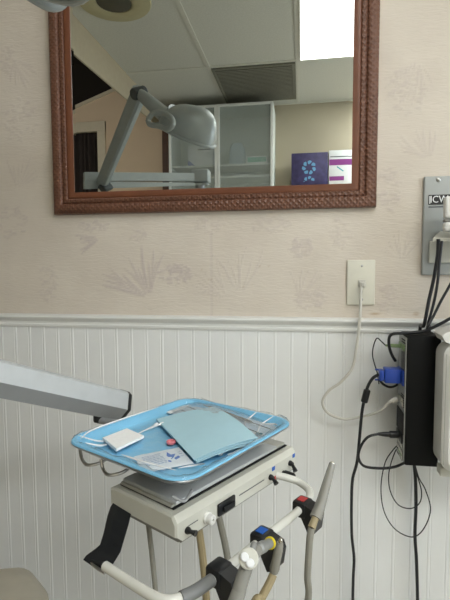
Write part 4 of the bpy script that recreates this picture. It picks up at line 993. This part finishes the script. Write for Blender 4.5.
# lower cupboard carrying the two boxes
YX = YB + .20
zsh = M(310, 196, y=YCF).z
t = thing('side_cupboard', 'beige storage cupboard under the two boxes beside the glass cabinet', 'cupboard', (.15, YB + .16, 0))
obj('carcass', box((cxb + .02, YB + .004, 0), (.75, YCF - .03, zsh), .004), 'casing', t)
for (xa_, xb_) in ((cxb + .024, .262), (.266, .746)):
    d = obj('door', box((xa_, YCF - .0295, .05), (xb_, YCF - .012, zsh - .02), .003), 'casing', t)
    obj('knob', lathe(((xb_ - .04) if xa_ < 0 else (xa_ + .04), YCF - .0118, 1.0), (0, 1, 0), [(0, .006), (.012, .006), (.016, .014), (.024, .012), (.026, 0)], 14), 'chrome', d)
p, q = M(291.5, 153.5, y=YX), M(328, 151.5, y=YX)
H_ = p.z - zsh
t = thing('glove_box', 'dark purple box with pale blue pinwheel emblems beside the white box', 'box', ((p.x + q.x) / 2, YX - .06, zsh))
obj('carton', box((p.x, YX - .12, zsh + .0005), (q.x, YX, p.z), .003), 'boxpurple', t)
def pinwheel(cx1_, cz1_, R_):
    bm = bmesh.new()
    for k in range(7):
        a0 = 2 * PI * k / 7; pts = []
        for (rr_, da) in ((.42, -.05), (.62, -.28), (.86, -.22), (1.0, .10), (.92, .42), (.72, .42), (.6, .30)):
            pts.append((cx1_ + R_ * rr_ * math.sin(a0 + da), YX + .0004, cz1_ + R_ * rr_ * math.cos(a0 + da)))
        addprism(bm, pts, (0, .0006, 0))
    return bm
e = M(309, 167.5, y=YX); R_ = (M(316.5, 167, y=YX).x - M(302, 167, y=YX).x) / 2
obj('emblem', pinwheel(e.x, e.z, R_), 'petal', t, False)
e2 = M(309, 182, y=YX); bm = pinwheel(e2.x, e2.z, R_ * .85); obj('emblem', bm, 'petal', t, False)
p, q = M(329, 150.5, y=YX), M(329, 160, y=YX); x1_ = p.x + .27
t = thing('white_carton', 'white box with two magenta bands next to the purple box', 'box', (p.x + .13, YX - .06, zsh))
bm = bmesh.new(); addbox(bm, (p.x, YX - .12, zsh + .0005), (x1_, YX, p.z), .003); obj('carton', bm, 'card', t)
def band(v0, v1, u1=None, m_='band', u0=329):
    a_, b_ = M(u0, v0, y=YX), M(u0, v1, y=YX); xe = x1_ if u1 is None else M(u1, v0, y=YX).x
    obj('printed_band', box((a_.x + (.002 if u0 == 329 else 0), YX + .0003, b_.z), (xe, YX + .001, a_.z)), m_, t, False)
band(159.5, 165.5); band(176.5, 181, 344)
a_ = M(336.5, 167, y=YX); b_ = M(343, 171.5, y=YX)
obj('printed_stripe', prism([(a_.x, YX + .0003, a_.z), (a_.x + .006, YX + .0003, a_.z + .006), (b_.x + .006, YX + .0003, b_.z + .006), (b_.x, YX + .0003, b_.z)], (0, .0006, 0)), 'teal', t, False)
obj('small_print', box((p.x + .01, YX + .0003, M(330, 157.4, y=YX).z), (x1_ - .02, YX + .001, M(330, 156.4, y=YX).z)), 'slate', t, False)
bm = bmesh.new(); pts = [(p.x + .01 + .24 * k / 12, YX - .06 + .01 * math.sin(k * 2.1), p.z + .003 + .010 * abs(math.sin(k * 1.7))) for k in range(13)]
loft(bm, [[(x, y - .03, p.z + .001) for x, y, z in pts], [(x, y, z) for x, y, z in pts], [(x, y + .035, p.z + .001) for x, y, z in pts]], closed=False); obj('open_flap', bm, 'paper', t)

# ------------------------------------------------------------------ dental chair: only the rounded end of its leg rest shows, bottom left
t = thing('dental_chair', 'beige upholstered dental chair, its rounded leg rest at the bottom left corner', 'dental chair', (-.35, -1.1, 0))
def pad(secs, name, m_):   # secs: centre, half width, half thickness along an axis
    bm = bmesh.new(); rings = []
    for c, hw, ht, dx_, nn in secs: rings.append([Vector(c) + Vector(dx_) * x + Vector(nn) * y for x, y in rrect(hw, ht, min(hw, ht) * .9, 6)])
    loft(bm, rings); return obj(name, bm, m_, t, sharp=80)
foot = P(-62, 622, z=.50); foot.z = .46
hd_ = Vector((.05, -1.75, .46)) - foot; hd_.z = 0; hd_.normalize(); wd = Vector((-hd_.y, hd_.x, 0))
def cc(d, z, sh=0): return (foot.x + hd_.x * d, foot.y + hd_.y * d, z)
Lc = .5
pad([(cc(-.145, .45), .05, .015, wd, (0, 0, 1)), (cc(-.135, .455), .10, .035, wd, (0, 0, 1)), (cc(-.10, .46), .15, .046, wd, (0, 0, 1)), (cc(-.04, .46), .175, .05, wd, (0, 0, 1)), (cc(.25, .47), .20, .055, wd, (0, 0, 1)), (cc(.5, .475), .23, .06, wd, (0, 0, 1)), (cc(.95, .475), .25, .06, wd, (0, 0, 1)), (cc(1.0, .475), .22, .04, wd, (0, 0, 1))], 'seat', 'hide')
bd = (hd_ * .35 + zb * .94).normalized(); bn = (hd_ * .94 - zb * .35).normalized()
def cb(k): q = Vector(cc(1.09, .50)) + bd * k; return tuple(q)
pad([(cb(0), .20, .03, wd, bn), (cb(.04), .25, .05, wd, bn), (cb(.35), .25, .05, wd, bn), (cb(.50), .17, .045, wd, bn), (cb(.54), .12, .02, wd, bn)], 'backrest', 'hide')
q = cc(.7, 0); obj('base', lathe((q[0], q[1], 0), (0, 0, 1), [(0, .27), (.03, .27), (.06, .22), (.08, .10), (.10, .09), (.414, .09)], 32), 'unit', t)
obj('seat_pan', box((-.42, -.16, .414), (.40, .16, .417), 0, 2, frame_mat((cc(.55, 0)[0], cc(.55, 0)[1], 0), hd_, wd, zb)), 'unit_dark', t, False)

# ------------------------------------------------------------------ light
l2 = bpy.data.lights.new('alcove_fill', 'AREA'); l2.size = .4; l2.energy = 6; l2.color = (1, .96, .92)  # unseen lamp added to brighten the back wall beyond the soffit
q2 = bpy.data.objects.new('alcove_fill', l2); COL.objects.link(q2); q2.location = (-2.0, -.9, 2.2); q2.rotation_euler = (-PI / 2 + .1, 0, 0)
w = bpy.data.worlds.new('world'); scene.world = w; w.use_nodes = True
w.node_tree.nodes['Background'].inputs[0].default_value = (.9, .95, 1, 1); w.node_tree.nodes['Background'].inputs[1].default_value = .05
scene.view_settings.view_transform = 'Standard'
scene.view_settings.look = 'None'
scene.view_settings.exposure = 0
